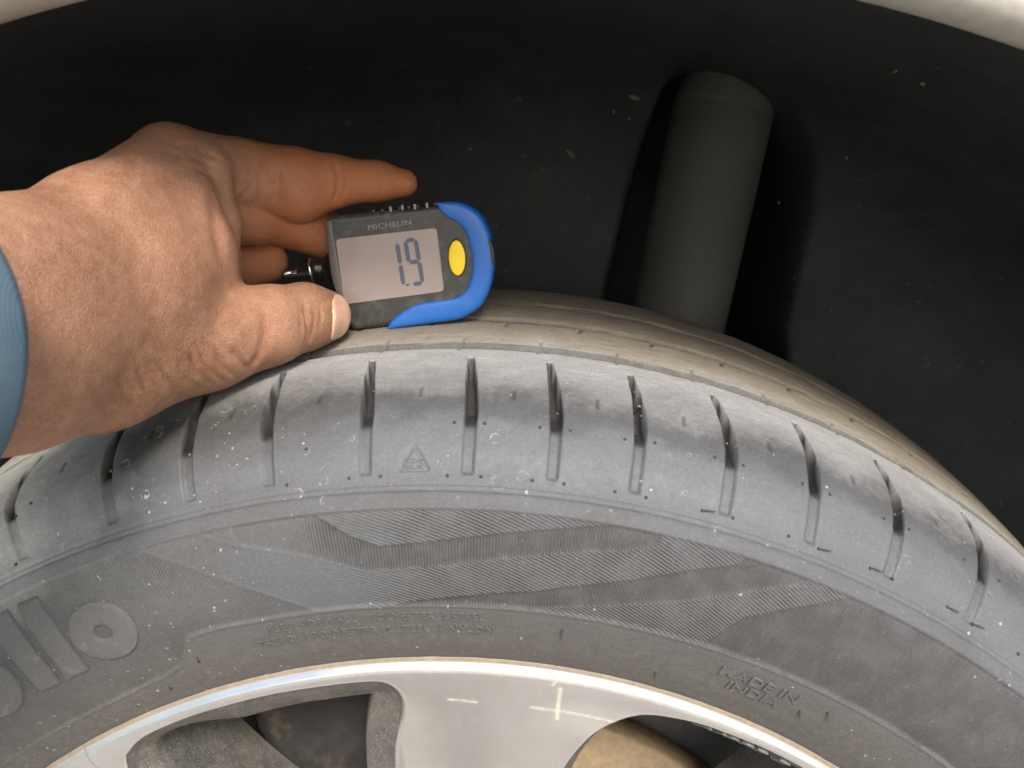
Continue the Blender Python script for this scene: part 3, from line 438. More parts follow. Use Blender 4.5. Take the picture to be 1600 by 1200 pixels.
def build_rim():
    m = M("machined aluminium"); d = m.attr("window"); oc = m.obj()
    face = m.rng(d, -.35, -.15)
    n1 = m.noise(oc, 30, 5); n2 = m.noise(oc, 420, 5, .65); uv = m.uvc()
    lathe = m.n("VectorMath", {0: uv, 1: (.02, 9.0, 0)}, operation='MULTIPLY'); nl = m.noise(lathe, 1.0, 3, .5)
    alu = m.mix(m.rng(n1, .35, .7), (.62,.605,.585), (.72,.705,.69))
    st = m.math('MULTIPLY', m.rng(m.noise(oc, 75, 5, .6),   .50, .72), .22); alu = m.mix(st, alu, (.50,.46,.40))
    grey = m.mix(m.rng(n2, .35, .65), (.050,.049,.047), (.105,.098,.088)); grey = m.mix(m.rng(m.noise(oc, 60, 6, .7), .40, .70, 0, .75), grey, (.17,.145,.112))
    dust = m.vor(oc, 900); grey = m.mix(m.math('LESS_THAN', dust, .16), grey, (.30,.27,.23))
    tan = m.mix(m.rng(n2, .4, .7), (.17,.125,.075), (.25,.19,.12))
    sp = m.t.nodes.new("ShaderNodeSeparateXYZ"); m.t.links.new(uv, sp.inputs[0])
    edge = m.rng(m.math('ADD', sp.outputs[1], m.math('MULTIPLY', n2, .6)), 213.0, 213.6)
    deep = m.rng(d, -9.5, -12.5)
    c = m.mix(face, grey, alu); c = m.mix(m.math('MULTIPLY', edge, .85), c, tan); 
    met = m.math('MULTIPLY', face, m.rng(edge, 0, 1, 1, .15))
    # clear coat scratch marks
    scr = m.attr('scratch'); c = m.mix(m.math('MULTIPLY', scr, .8), c, (.62,.55,.38)); met = m.math('MULTIPLY', met, m.math('SUBTRACT', 1.0, m.math('MULTIPLY', scr, .7)))
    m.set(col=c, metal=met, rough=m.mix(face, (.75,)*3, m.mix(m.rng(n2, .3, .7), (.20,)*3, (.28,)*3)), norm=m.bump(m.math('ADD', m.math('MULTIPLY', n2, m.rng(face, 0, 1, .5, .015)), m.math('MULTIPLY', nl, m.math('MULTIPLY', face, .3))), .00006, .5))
    V_all, F_all, A, UV, SCR = [], [], [], [], []; off = 0
    marks = [([(SX) for SX in L_], w_) for L_, w_ in SCRATCHES]
    r = np.concatenate([np.arange(60, 150, 1.5), np.arange(150, 206, .55), np.arange(206, 216.05, .25)])
    pl, pr_ = closed_spline(polar(WL), 4), closed_spline(polar(WR), 4)
    for k in range(5):
        th = np.arange(-32, 40.01, .16 if k == 0 else .6) 
        if k == 0: th = np.linspace(-32, 40, 451)
        else: th = np.linspace(-32, 40, 121)
        T, R_ = np.meshgrid(th, r, indexing='ij'); X = R_ * np.sin(np.radians(T)); Z = R_ * np.cos(np.radians(T))
        d = np.minimum(poly_sdf(X, Z, pl), poly_sdf(X, Z, pr_) * 2.1)
        y = np.interp(R_, [60, 150, 209, 210.3, 211.4, 212.9, 213.4, 214.2, 214.9, 215.4, 215.9], [22, 13.6, 12.1, 12.15, 12.45, 13.3, 13.6, 13.6, 13.8, 14.6, 18.5])
        y = y + 2.2 * np.minimum(((T - 3.5) / 8) ** 2, 1.0) * sstep(207, 190, R_) * sstep(60, 120, R_) + .12 * vnoise(X / 22, Z / 26, 41)
        d = np.where((T < -19) & (T > -32), d * (1 + .9 * sstep(-19, -27, T)), d)
        y = y + np.interp(d, [-14.5, -13.6, -12.4, -11, -1.2, -.5, 0, .5, 1], [44, 40, 17, 8.5, 1.7, .9, .3, .08, 0])
        def dwin(x_, z_):
            q = np.minimum(poly_sdf(x_, z_, pl), poly_sdf(x_, z_, pr_) * 2.1); t_ = np.degrees(np.arctan2(x_, z_))
            return np.where((t_ < -19) & (t_ > -32), q * (1 + .9 * sstep(-19, -27, t_)), q)
        m_ = (d < -14.4) & (d > -17.5)              # pull the ragged cut onto the contour
        x_, z_ = X[m_], Z[m_]
        for _ in range(2):
            d0 = dwin(x_, z_); gx_, gz_ = (dwin(x_ + .1, z_) - d0) / .1, (dwin(x_, z_ + .1) - d0) / .1; g2 = gx_ ** 2 + gz_ ** 2 + .05
            x_, z_ = x_ + gx_ * (-14.4 - d0) / g2, z_ + gz_ * (-14.4 - d0) / g2
        X, Z = X.copy(), Z.copy(); X[m_], Z[m_] = x_, z_; y[m_] = np.minimum(y[m_], 60)
        P = np.stack([X, y, Z], -1); a = math.radians(72 * k)
        P2 = P.copy(); P2[..., 0] = X * math.cos(a) + Z * math.sin(a); P2[..., 2] = -X * math.sin(a) + Z * math.cos(a)
        F = grid_faces(len(th), len(r))[:, ::-1]; keep = (d.ravel()[F].max(1) > -14.4); F = F[keep]
        V_all.append(P2.reshape(-1, 3)); F_all.append(F + off); A.append(d.ravel()); SCR.append(np.clip(sum(np.exp(-(line_dist(X, Z, L_) / w_) ** 2) for L_, w_ in marks) * (.75 + .4 * vnoise(X * .9, Z * .9, 44)), 0, 1).ravel() if k == 0 else np.zeros(X.size)); UV.append(np.stack([T * 3.7, R_], -1).reshape(-1, 2)); off += P2.size // 3
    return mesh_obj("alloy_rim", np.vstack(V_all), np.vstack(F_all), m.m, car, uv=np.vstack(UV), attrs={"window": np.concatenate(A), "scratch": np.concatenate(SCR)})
rim = build_rim()
def lathe(name, prof, mat, parent, n=160, a0=0, a1=360, closed=True):
    prof = np.asarray(prof, float); t = np.radians(np.linspace(a0, a1, n, endpoint=not closed)); T = t[:, None]
    P = np.stack([prof[None, :, 1] * np.sin(T), prof[None, :, 0] + 0 * T, prof[None, :, 1] * np.cos(T)], -1)
    return mesh_obj(name, P, grid_faces(n, len(prof), closed), mat, parent)
tan_m = simple("dusty barrel paint", (.27,.195,.115), .7, bump=.0002, scale=300, var=.2, dust=((.24,.17,.1), .55))
lathe("rim_barrel", [(18.4,215.8),(22,214.5),(26,206),(40,201),(120,196),(196,206),(205,216.8),(201,214),(194,203),(120,193),(40,198),(30,202),(24,207)], simple("dusty barrel inside", (.2,.17,.13), .6, scale=300, var=.25, dust=((.32,.25,.17), .5)), rim)
# raised size mark cast into the window wall
def rim_text(txt, th0, r0, wdeg, hgt):
    V, F = text_flat(txt, 4, .4, .05); w = V[:, 0].max(); th = np.radians(th0 + V[:, 0] / w * wdeg); vv = V[:, 1] / V[:, 1].max()
    r = r0 - (1 - vv) * hgt; y = 12.4 + 1.6 + (1 - vv) * hgt * 1.5 + np.where(V[:, 2] > 0, -.8, 1.5)
    rr = r - np.where(V[:, 2] > 0, .6, -.6)
    return mesh_obj("cast_lettering", np.stack([rr * np.sin(th), y, rr * np.cos(th)], -1), F, simple("cast letter paint", (.30,.29,.28), .45, metal=.5, scale=1500, var=.3, dust=((.4,.3,.2), .5)), rim, smooth=False)
rim_text("AJ002 2", 21.6, 208.0, 9.0, 3.4)
# ---- brake disc and caliper behind the spokes
disc = lathe("brake_disc", [(76,20),(76,80),(74,82),(74,153),(75,154),(86,154),(87,153),(87,60)], tan_m, car, 120)
hub_m = simple("rusty hub", (.10,.07,.05), .8, scale=150, var=.4, bump=.0003)
lathe("disc_hat", [(60,5),(60,70),(62,75),(73.5,78)], hub_m, disc, 64)
def blob_box(name, c, sx, sy, sz, mat, parent, rot=0.0, r=4):
    """rounded box made by pushing a cube grid toward a superellipsoid"""
    n = 14; V, F = [], []; off = 0
    g = np.linspace(-1, 1, n); A_, B_ = np.meshgrid(g, g, indexing='ij')
    for ax in range(3):
        for sg in (-1, 1):
            P = [None] * 3; P[ax] = np.full_like(A_, sg); P[(ax + 1) % 3] = A_; P[(ax + 2) % 3] = B_ * sg
            P = np.stack(P, -1).reshape(-1, 3); nr = (np.abs(P) ** r).sum(1) ** (1 / r); P = P / nr[:, None]
            V.append(P); F.append(grid_faces(n, n) + off); off += n * n
    P = np.vstack(V) * np.array([sx, sy, sz]); ca, sa = math.cos(rot), math.sin(rot)
    Q = np.stack([P[:, 0] * ca + P[:, 2] * sa, P[:, 1], -P[:, 0] * sa + P[:, 2] * ca], -1) + np.array(c)
    return mesh_obj(name, Q, np.vstack(F), mat, parent)
dk = simple("sooty iron", (.022,.02,.018), .85, scale=200, var=.4, dust=((.17,.12,.07), .52), bump=.0003)
cal = blob_box("brake_caliper", (-50, 74, 140), 27, 13, 33, dk, car, -.25, 5)
blob_box("caliper_bolt", (-44, 60, 130), 5, 4, 5, simple("rusty bolt", (.22,.15,.09), .8, scale=300), cal, 0, 6)
blob_box("caliper_bracket", (-80, 66, 134), 4.2, 6, 28, simple("black bracket", (.02,.022,.022), .6, scale=300), cal, -.28, 5)
def tube(name, pts, rad, mat, parent, n=14):
    pts = catmull(pts, 8); V = []; pv = None
    for i, p in enumerate(pts):
        t = pts[min(i + 1, len(pts) - 1)] - pts[max(i - 1, 0)]; t /= np.linalg.norm(t)
        a = np.cross(t, [0, 1, .3]); a /= np.linalg.norm(a); b = np.cross(t, a)
        rr = rad if np.isscalar(rad) else np.interp(i / (len(pts) - 1), *rad)
        for k in range(n): V.append(p + rr * (a * math.cos(k * 2 * math.pi / n) + b * math.sin(k * 2 * math.pi / n)))
    N = len(pts); F = [(i * n + j, i * n + (j + 1) % n, (i + 1) * n + (j + 1) % n, (i + 1) * n + j) for i in range(N - 1) for j in range(n)]
    F += [tuple(range(n))[::-1], tuple(range((N - 1) * n, N * n))]
    return mesh_obj(name, np.array(V), F, mat, parent)
tube("brake_hose", [(-20, 70, 112), (-34, 54, 122), (-44, 60, 112), (-60, 70, 95)], 4, dk, cal)
lathe("dust_shield", [(92,40),(92,168),(96,172),(104,172)], simple("grey shield steel", (.045,.048,.05), .6, scale=120, var=.3, dust=((.10,.09,.07), .55)), car, 120)

# ---- wheel arch liner with its pocket, and the strut standing in it
LD = catmull(LINER, 14); LS = np.concatenate([[0], np.cumsum(np.hypot(*np.diff(LD, axis=0).T))])
def liner_mat():
    m = M("black liner plastic"); oc = m.obj(); n1 = m.noise(oc, 14, 5); n2 = m.noise(oc, 400, 4)
    c = m.mix(m.rng(n1, .35, .65), (.021,.023,.025), (.032,.033,.034)); film = m.rng(m.noise(oc, 45, 7, .75), .47, .70)
    c = m.mix(m.math('MULTIPLY', film, .5), c, (.055,.053,.050))
    for sc, thr in ((95, .10), (210, .11)):
        wv = m.n("VectorMath", {0: oc, 1: m.n("VectorMath", {0: m.noise(oc, 160, 3, out=1), 3: .006}, operation='SCALE')}, operation='ADD')
        d = m.vor(wv, sc); k = m.n("SeparateColor", {0: m.vor(wv, sc, out=1)}); lim = m.math('MULTIPLY', m.math('POWER', k, 5.0), thr * 2)
        c = m.mix(m.math('MULTIPLY', m.rng(m.math('SUBTRACT', lim, d), 0, .03), .7), c, (.075,.068,.056))
    m.set(col=c, rough=.62, norm=m.bump(n2, .0003, .5), spec=.3); return m.m
LM = liner_mat()
def liner_pt(th, v, push=0.0):
    y = np.interp(v, LS, LD[:, 0]); r = np.interp(v, LS, LD[:, 1]); t = np.radians(th)
    y1, r1 = np.interp(v - 2, LS, LD[:, 0]), np.interp(v - 2, LS, LD[:, 1]); y2, r2 = np.interp(v + 2, LS, LD[:, 0]), np.interp(v + 2, LS, LD[:, 1])
    ty, tr = y2 - y1, r2 - r1; L = np.hypot(ty, tr) + 1e-9
    # outward (away from the wheel)
    ny, nr = -tr / L, ty / L; ny, nr = np.where(True, -tr / L, 0), ty / L
    y = y + push * np.maximum(ny, .0) + push * .0; r = r + push * nr
    return np.stack([r * np.sin(t), y, r * np.cos(t)], -1)
def build_liner():
    th = np.concatenate([np.arange(-105, -34, 3.0), np.arange(-34, 50, .5), np.arange(50, 106, 3.0)]); v = np.concatenate([np.arange(0, 150, 3), np.arange(150, 440, 1.6), np.arange(440, LS[-1], 6)])
    T, Vv = np.meshgrid(th, v, indexing='ij')
    sd = poly_sdf(T * 5.5, Vv, [(a * 5.5, b) for a, b in POCKET])
    push = np.interp(sd, [-9, -5, 0, 2], [100, 75, 4, 0])
    wob = 1.5 * vnoise(T / 9, Vv / 45, 12)
    P = liner_pt(T, Vv, wob)
    P[..., 1] += push; 
    return mesh_obj("wheel_arch_liner", P, grid_faces(len(th), len(v)), LM, car)
liner = build_liner()
def build_strut():
    top, mid, bot = [np.array(p) for p in STRUT]; ax = (bot - top); L = np.linalg.norm(ax); ax /= L
    a = np.cross(ax, [0, 1, 0]); a /= np.linalg.norm(a); b = np.cross(ax, a); R0 = 28.0; n = 64; KS = .84; top = top + np.array([3.5, -4, -1])
    prof = [(-27, .5), (-26, 6), (-23.5, 11), (-19, 16.2), (-12, 21.2), (-5, 24.8), (2, 27.3), (7.6, 28.2), (8.4, 28.05), (9.2, 28.5), (40, 28.8), (90, 29), (240, 29.5)]
    V = []
    for d, r in prof:
        for k in range(n):
            q = k * 2 * math.pi / n; V.append(top + ax * d + r * KS * (a * math.cos(q) + b * math.sin(q)))
    F = [(i * n + j, i * n + (j + 1) % n, (i + 1) * n + (j + 1) % n, (i + 1) * n + j) for i in range(len(prof) - 1) for j in range(n)] + [tuple(range(n))]
    m = M("grey strut rubber"); oc = m.obj(); n1 = m.noise(oc, 25, 4); 
    m.set(col=m.mix(m.rng(n1, .3, .7), (.060,.060,.052), (.085,.082,.070)), rough=.7, norm=m.bump(m.noise(oc, 300, 4), .0002, .4), spec=.3)
    return mesh_obj("strut_cover", np.array(V), F, m.m, car)
build_strut()
def build_debris():
    n = 9; rr = np.random.default_rng(3)
    mats = [simple("dry leaf bit", (.13,.13,.07), .8, scale=400), simple("grit", (.16,.14,.11), .9, scale=600)]
    for i, (th, v) in enumerate(LEAF):
        p = liner_pt(np.array(float(th)), np.array(float(v))); q = liner_pt(np.array(th + .5), np.array(float(v))) - p; q /= np.linalg.norm(q)
        u2 = liner_pt(np.array(float(th)), np.array(v + 2.0)) - p; u2 /= np.linalg.norm(u2); nn = np.cross(q, u2)
        if nn[1] > 0: nn = -nn
        a = rr.uniform(0, 3.1); d1 = q * math.cos(a) + u2 * math.sin(a); d2 = np.cross(nn, d1); la, lb = (3.4, 1.1) if i in (0, 3) else (rr.uniform(.6, 1.5), rr.uniform(.4, .75))
        V = [p + nn * .9]; 
        for k in range(n):
            t = k * 2 * math.pi / n; f = rr.uniform(.75, 1.1); V.append(p + d1 * la * f * math.cos(t) + d2 * lb * f * math.sin(t) + nn * .3)
        for k in range(n): V.append(V[1 + k] - nn * 1.2)
        F = [(0, 1 + k, 1 + (k + 1) % n) for k in range(n)] + [(1 + k, 1 + n + k, 1 + n + (k + 1) % n, 1 + (k + 1) % n) for k in range(n)]
        mesh_obj("leaf_fragment" if i in (0, 3) else "grit_speck", np.array(V), F, mats[0 if i in (0, 3) else 1], liner)
build_debris()
# ---- fender with rolled lip
def build_fender():
    m = M("cream car paint"); oc = m.obj(); n1 = m.noise(oc, 20, 4); n2 = m.noise(oc, 500, 4)
    c = m.mix(m.rng(n1, .4, .7), (.74,.72,.67), (.66,.63,.56)); c = m.mix(m.rng(n2, .6, .75, 0, .4), c, (.4,.33,.25))
    m.set(col=c, rough=.35, coat=.5, coatr=.1)
    lipm = simple('dusty lip paint', (.29,.272,.232), .6, scale=300, var=.12, dust=((.17,.15,.12), .58))
    prof = [(6,404.5),(-2,398.5),(-7,397),(-11,397.6),(-13.5,399.6),(-14.2,402.2),(-13.2,404.2),(-11.0,405.0),(-8.2,406.0),(-8.0,407.2),(-11.5,408.2),(-15.5,409.4),(-18,413),(-20,420),(-21,440),(-21,480),(-16,560),(-4,640),(22,720),(60,780)]
    D_ = catmull(prof, 5); th = np.radians(np.linspace(-105, 105, 260)); T = th[:, None]
    r = D_[None, :, 1] + 0 * T; r = np.where(r > 420, r, r)
    r = r + 1.2; P = np.stack([r * np.sin(T) + 8, D_[None, :, 0] + 0 * T, r * np.cos(T)], -1)
    cut = 41
    fe = mesh_obj("fender", P[:, cut - 1:], grid_faces(260, len(D_) - cut + 1), m.m, car)
    return mesh_obj("arch_lip", P[:, :cut], grid_faces(260, cut), lipm, fe)
build_fender()
# ---------------------------------------------------------------- tread depth gauge
GA = math.radians(7.5); GX = np.array([math.cos(GA), 0, math.sin(GA)]); GZ = np.array([-math.sin(GA), 0, math.cos(GA)]); GO_ = np.array(GO)
def gp(x, z, y=0.0): return GO_ + GX * x + GZ * z + np.array([0, y, 0])
gauge = empty("tread_depth_gauge", gp(2, -22, 8), "small digital tread depth gauge reading 1.9, dark grey with blue rim and yellow button", "depth gauge")
def offset_poly(P, d):
    """inset a closed outline by d (positive inward for counter-clockwise)"""
    P = np.asarray(P, float); a = np.roll(P, 1, 0); b = np.roll(P, -1, 0); t = b - a; t /= np.linalg.norm(t, axis=1)[:, None] + 1e-9
    n = np.stack([-t[:, 1], t[:, 0]], -1); return P + n * d
def ccw(P):
    P = np.asarray(P, float); x, y = P[:, 0], P[:, 1]
    return P if (x * np.roll(y, -1) - np.roll(x, -1) * y).sum() > 0 else P[::-1]
def resample(P, n):
    P = np.vstack([P, P[:1]]); L = np.concatenate([[0], np.cumsum(np.linalg.norm(np.diff(P, axis=0), axis=1))]); t = np.linspace(0, L[-1], n, endpoint=False)
    return np.stack([np.interp(t, L, P[:, 0]), np.interp(t, L, P[:, 1])], -1)
def slab(name, outline, layers, mat, parent, n=180, smooth=True, warp=None):
    """layers: (inset, depth); capped front and back"""
    P = resample(ccw(outline), n); V = []
    for ins, y in layers:
        Q = offset_poly(P, ins) if ins else P
        for x, z in Q: V.append(gp(x, z, y + (warp(x, z) if warp else 0)))
    L = len(layers); F = [(i * n + j, i * n + (j + 1) % n, (i + 1) * n + (j + 1) % n, (i + 1) * n + j) for i in range(L - 1) for j in range(n)]
    F += [tuple(range(n))[::-1], tuple(range((L - 1) * n, L * n))]
    o = mesh_obj(name, np.array(V), F, mat, parent, smooth=smooth)
    if smooth:
        me = o.data; bm = bmesh.new(); bm.from_mesh(me); 
        for f in bm.faces: f.smooth = len(f.verts) == 4
        bmesh.ops.recalc_face_normals(bm, faces=bm.faces); bm.to_mesh(me); bm.free()
    return o
def plastic(name, col, rough, bump=.00004, dust=.25):
    m = M(name); oc = m.obj(); n = m.noise(oc, 2600, 3); d = m.noise(oc, 260, 6, .65)
    c = m.mix(m.rng(d, .5, .8, 0, dust), col, (.3,.28,.25)); sp = m.vor(oc, 1500); c = m.mix(m.math('MULTIPLY', m.math('LESS_THAN', sp, .07), .6), c, (.4,.38,.35)); m.set(col=c, rough=m.rng(d, .3, .7, rough * .75, rough * 1.3), norm=m.bump(n, bump, .7)); return m.m
GREY = plastic("dark grey plastic", (.036,.034,.031), .42); BLUE = plastic("blue rubber", (.013,.115,.42), .38, dust=.08); YEL = plastic("yellow button", (.85,.60,.01), .45, dust=.05)
BLK = plastic("black plastic", (.010,.010,.010), .4, dust=.15)
OUT = closed_spline(G_OUT, 4)
def ins_(P, d): return offset_poly(resample(ccw(P), 180), d)
TH = 17.0
body = slab("body_shell", ins_(OUT, .9), [(2.4, -.05), (1.6, .0), (.7, .35), (.1, 1.2), (0, 2.4), (0, TH - 3), (.8, TH - 1), (2.2, TH)], GREY, gauge)
def build_end_bevel():
    o_ = ins_(OUT, .9); le = o_[o_[:, 0] < -20]; zs = np.linspace(-17, 17.6, 30); V = []
    le = le[np.argsort(le[:, 1])]
    for z in zs:
        xo = np.interp(z, le[:, 1], le[:, 0]); xi = -24.85 - (z + 17) / 34.6 * -.25 + .5 * (1 - min(1, (18.2 - abs(z)) / 3))
        for f, y in ((0, 1.6), (.04, .9), (.18, .35), (.5, -.05), (.8, -.22), (.94, -.22), (1, .1)): q = xo * (1 - f) + xi * f; V.append(gp(q - .05, z, y))
    mesh_obj("end_bevel", np.array(V), grid_faces(30, 7)[:, ::-1], plastic("worn bevel plastic", (.12,.118,.105), .4), gauge)
build_end_bevel()
# blue bumper: wraps the right end and lower edge
bi = catmull(G_BIN, 4); o_full = resample(ccw(OUT), 400)
i0 = np.argmin(np.hypot(*(o_full - np.array(G_BIN[0])).T)); i1 = np.argmin(np.hypot(*(o_full - np.array(G_BIN[-1])).T))
arc = o_full[i1:i0 + 1] if i0 > i1 else np.vstack([o_full[i1:], o_full[:i0 + 1]])     # from bottom round the right to the top
def resample_open(P, n):
    L = np.concatenate([[0], np.cumsum(np.linalg.norm(np.diff(P, axis=0), axis=1))]); t = np.linspace(0, L[-1], n)
    return np.stack([np.interp(t, L, P[:, 0]), np.interp(t, L, P[:, 1])], -1)
def build_bumper():
    n = 200; A_, B_ = resample_open(arc, n), resample_open(bi[::-1], n)
    # start both curves at the bottom end
    if np.hypot(*(A_[0] - B_[0])) > np.hypot(*(A_[0] - B_[-1])): B_ = B_[::-1]
    prof = [(.1, TH + .3), (0, TH - .8), (0, 3.0), (.0, 1.0), (.035, .1), (.10, -.55), (.2, -.95), (.36, -1.15), (.55, -1.2), (.78, -1.15), (.92, -.95), (.985, -.5), (1.0, .2)]
    V = []
    for i in range(n):
        e = min(1, min(i, n - 1 - i) / 10) ** .5
        for f, y in prof:
            q = A_[i] * (1 - f) + B_[i] * f; V.append(gp(q[0], q[1], y if y > 0 else y * (.25 + .75 * e)))
    return mesh_obj("rubber_bumper", np.array(V), grid_faces(n, len(prof)), BLUE, gauge)
build_bumper()
def rrect(q, rad, n=6):
    q = ccw(q); o = []; N = len(q)
    for i in range(N):
        p, a, b = q[i], q[i - 1] - q[i], q[(i + 1) % N] - q[i]; a /= np.linalg.norm(a); b /= np.linalg.norm(b)
        for t in np.linspace(0, 1, n): o.append(p + a * rad * (1 - t) ** 2 + b * rad * t ** 2)
    return np.array(o)
SC = np.array(G_SCR)
slab("screen_bezel", rrect(SC + (SC - SC.mean(0)) / np.abs(SC - SC.mean(0)) * .35, 1.5), [(.0, .05), (0, -.25), (.25, -.32), (.45, -.1)], plastic("bezel edge", (.30,.24,.18), .4), gauge)
LCD = M("lcd glass"); LCD.set(col=LCD.mix(LCD.rng(LCD.noise(LCD.obj(), 60, 3), .3, .7), (.29,.232,.212), (.325,.262,.242)), rough=.22, coat=.3, coatr=.05)
sc = slab("screen", rrect(SC, 1.3), [(.05, .2), (.0, -.22)], LCD.m, gauge)
# seven segment digits 1.9 printed dark in the glass
def seg_digit(segs, o, wv, hv, name="screen_digit"):
    t = 1.5; V, F = [], []; ex, ez = np.array(wv), np.array(hv); W_, H_ = np.linalg.norm(ex), np.linalg.norm(ez); ex = ex / W_; ez = ez / H_
    def bar(x0, z0, x1, z1):
        d = np.array([x1 - x0, z1 - z0]); L = np.linalg.norm(d); d = d / L; nn = np.array([-d[1], d[0]]); g = .10
        pts = [(g, 0), (g + t / 2, t / 2), (L - g - t / 2, t / 2), (L - g, 0), (L - g - t / 2, -t / 2), (g + t / 2, -t / 2)]; k = len(V)
        for y in (-.30, -.2):
            for a, b in pts:
                q = np.array([x0, z0]) + d * a + nn * b; p2 = np.array(o) + ex * q[0] + ez * q[1]; V.append(gp(p2[0], p2[1], y))
        F.append(tuple(range(k, k + 6))); F.append(tuple(range(k + 6, k + 12))[::-1]); F.extend([(k + i, k + 6 + i, k + 6 + (i + 1) % 6, k + (i + 1) % 6) for i in range(6)])
    pos = {'a': (0, H_, W_, H_), 'b': (W_, H_ / 2, W_, H_), 'c': (W_, 0, W_, H_ / 2), 'd': (0, 0, W_, 0), 'e': (0, 0, 0, H_ / 2), 'f': (0, H_ / 2, 0, H_), 'g': (0, H_ / 2, W_, H_ / 2)}
    for s in segs: bar(*pos[s])
    m = M("lcd segment"); m.set(col=(.075,.085,.125), rough=.4)
    return mesh_obj(name, np.array(V), F, m.m, sc, smooth=False)
seg_digit("bc", (-7.2, -7.5), (3.9, 0), (.1, 14.6))
seg_digit("abcdfg", (-.15, -7.6), (3.6, .05), (-.1, 15.1))
slab("decimal_point", [(-2.6, -7.9), (-1.3, -7.9), (-1.3, -7.2), (-2.6, -7.2)], [(0, -.3), (0, -.2)], bpy.data.materials["lcd segment"], sc, n=16, smooth=False)
bx, bz = G_BTN; bt = np.array([(bx + 2.9 * math.cos(t) * math.cos(.12) + 6.0 * math.sin(t) * math.sin(.10), bz + 6.0 * math.sin(t) - .3 * math.cos(t)) for t in np.linspace(0, 2 * math.pi, 60, endpoint=False)])
def dome(name, outline, prof, mat, parent):
    c = outline.mean(0); n = len(outline); V = [gp(*(c + (q - c) * f), y) for f, y in prof for q in outline]; V.append(gp(c[0], c[1], prof[-1][1] - .02)); L = len(prof)
    F = [(i * n + j, i * n + (j + 1) % n, (i + 1) * n + (j + 1) % n, (i + 1) * n + j) for i in range(L - 1) for j in range(n)] + [((L - 1) * n + j, (L - 1) * n + (j + 1) % n, L * n) for j in range(n)]
    return mesh_obj(name, np.array(V), F, mat, parent)
dome("power_button", bt, [(1.0, .3), (1.0, -.35), (.97, -.55), (.9, -.68), (.7, -.8), (.4, -.88), (.2, -.9)], YEL, gauge)
dome("button_surround", bt, [(1.13, .1), (1.12, -.16), (1.06, -.2), (1.03, -.05)], BLK, gauge)
hx, hz = G_HOLE; slab("lanyard_hole", [(hx + .55 + 1.2 * math.cos(t), hz + 4.4 * math.sin(t)) for t in np.linspace(0, 2 * math.pi, 40, endpoint=False)], [(.3, -.75), (0, -.4), (0, 6.0)], BLK, gauge, n=40)
for k in range(4):
    x, z = G_NOTCH[k]
    slab("grip_notch", rrect(np.array([(x - .55, z - 1.1), (x + .5, z - 1.1), (x + .6, z + .9), (x - .45, z + .9)]), .4), [(0, .2), (.1, -.22), (.35, -.3)], plastic("worn grip edge", (.22,.2,.18), .4), gauge, n=24)
    # ridges on the top side
for k in range(9):
    x = -10 + 3.1 * k; zt = np.interp(x, [-27, 12.45], [19.3, 18.6])
    slab("grip_ridge", rrect(np.array([(x - .5, zt - 1.4), (x + .5, zt - 1.4), (x + .5, zt + .12), (x - .5, zt + .12)]), .25), [(0, 2.5), (0, 4), (0, TH - 5), (0, TH - 3)], GREY, gauge, n=24)
for k in range(3):
    (x0, z0), (x1, z1) = G_RIB[2 * k], G_RIB[2 * k + 1]
    slab("grip_rib", rrect(np.array([(x0 - .1, z0), (x1 - .3, z1), (x1 + .4, z1), (x0 + .55, z0)]), .3), [(0, .2), (.05, -.3), (.25, -.42)], plastic("rib plastic", (.10,.098,.09), .35), gauge, n=30)
# brand lettering printed on the face
V, F = text_flat("MICHELIN", 2.6, .06, .0, 1.05); (x0, z0), (x1, z1) = G_TXT; wtx = V[:, 0].max()
V = V * np.array([abs(x1 - x0) / wtx, .95, 1]); Vt = [gp(x0 + a - .18 * b * 0, z0 - 1.2 + b, -.10 - c) for a, b, c in V]
mesh_obj("printed_lettering", np.array(Vt), F, simple("silver print", (.19,.19,.175), .5, scale=900, var=.35), gauge, smooth=False)
# probe foot sticking out of the left end
def cyl_gauge(name, x0, x1, z, y, prof, mat, n=40):
    V = []
    for f, r in prof:
        for k in range(n):
            q = k * 2 * math.pi / n; V.append(gp(x0 + (x1 - x0) * f, z + r * math.sin(q), y + r * math.cos(q)))
    L = len(prof); F = [(i * n + j, i * n + (j + 1) % n, (i + 1) * n + (j + 1) % n, (i + 1) * n + j) for i in range(L - 1) for j in range(n)] + [tuple(range(n)), tuple(range((L - 1) * n, L * n))[::-1]]
    return mesh_obj(name, np.array(V), F, mat, gauge)
blkg = simple("black barrel", (.012,.012,.012), .25, scale=600)
cyl_gauge("probe_barrel", -27, -41.5, 1.2, 9, [(0, 5.2), (.25, 5.2), (.27, 4.0), (.42, 4.0), (.44, 4.3), (.66, 4.3), (.67, 4.1), (.98, 4.1), (1, 3.8)], blkg)
cyl_gauge("probe_ring", -36.2, -37.0, 1.2, 9, [(0, 4.1), (.1, 4.5), (.9, 4.5), (1, 4.1)], simple("chrome ring", (.8,.75,.68), .18, metal=1.0))
cyl_gauge("probe_pin", -41, -47, 1.2, 9, [(0, 1.2), (1, 1.1)], simple("steel pin", (.6,.6,.6), .3, metal=1.0))

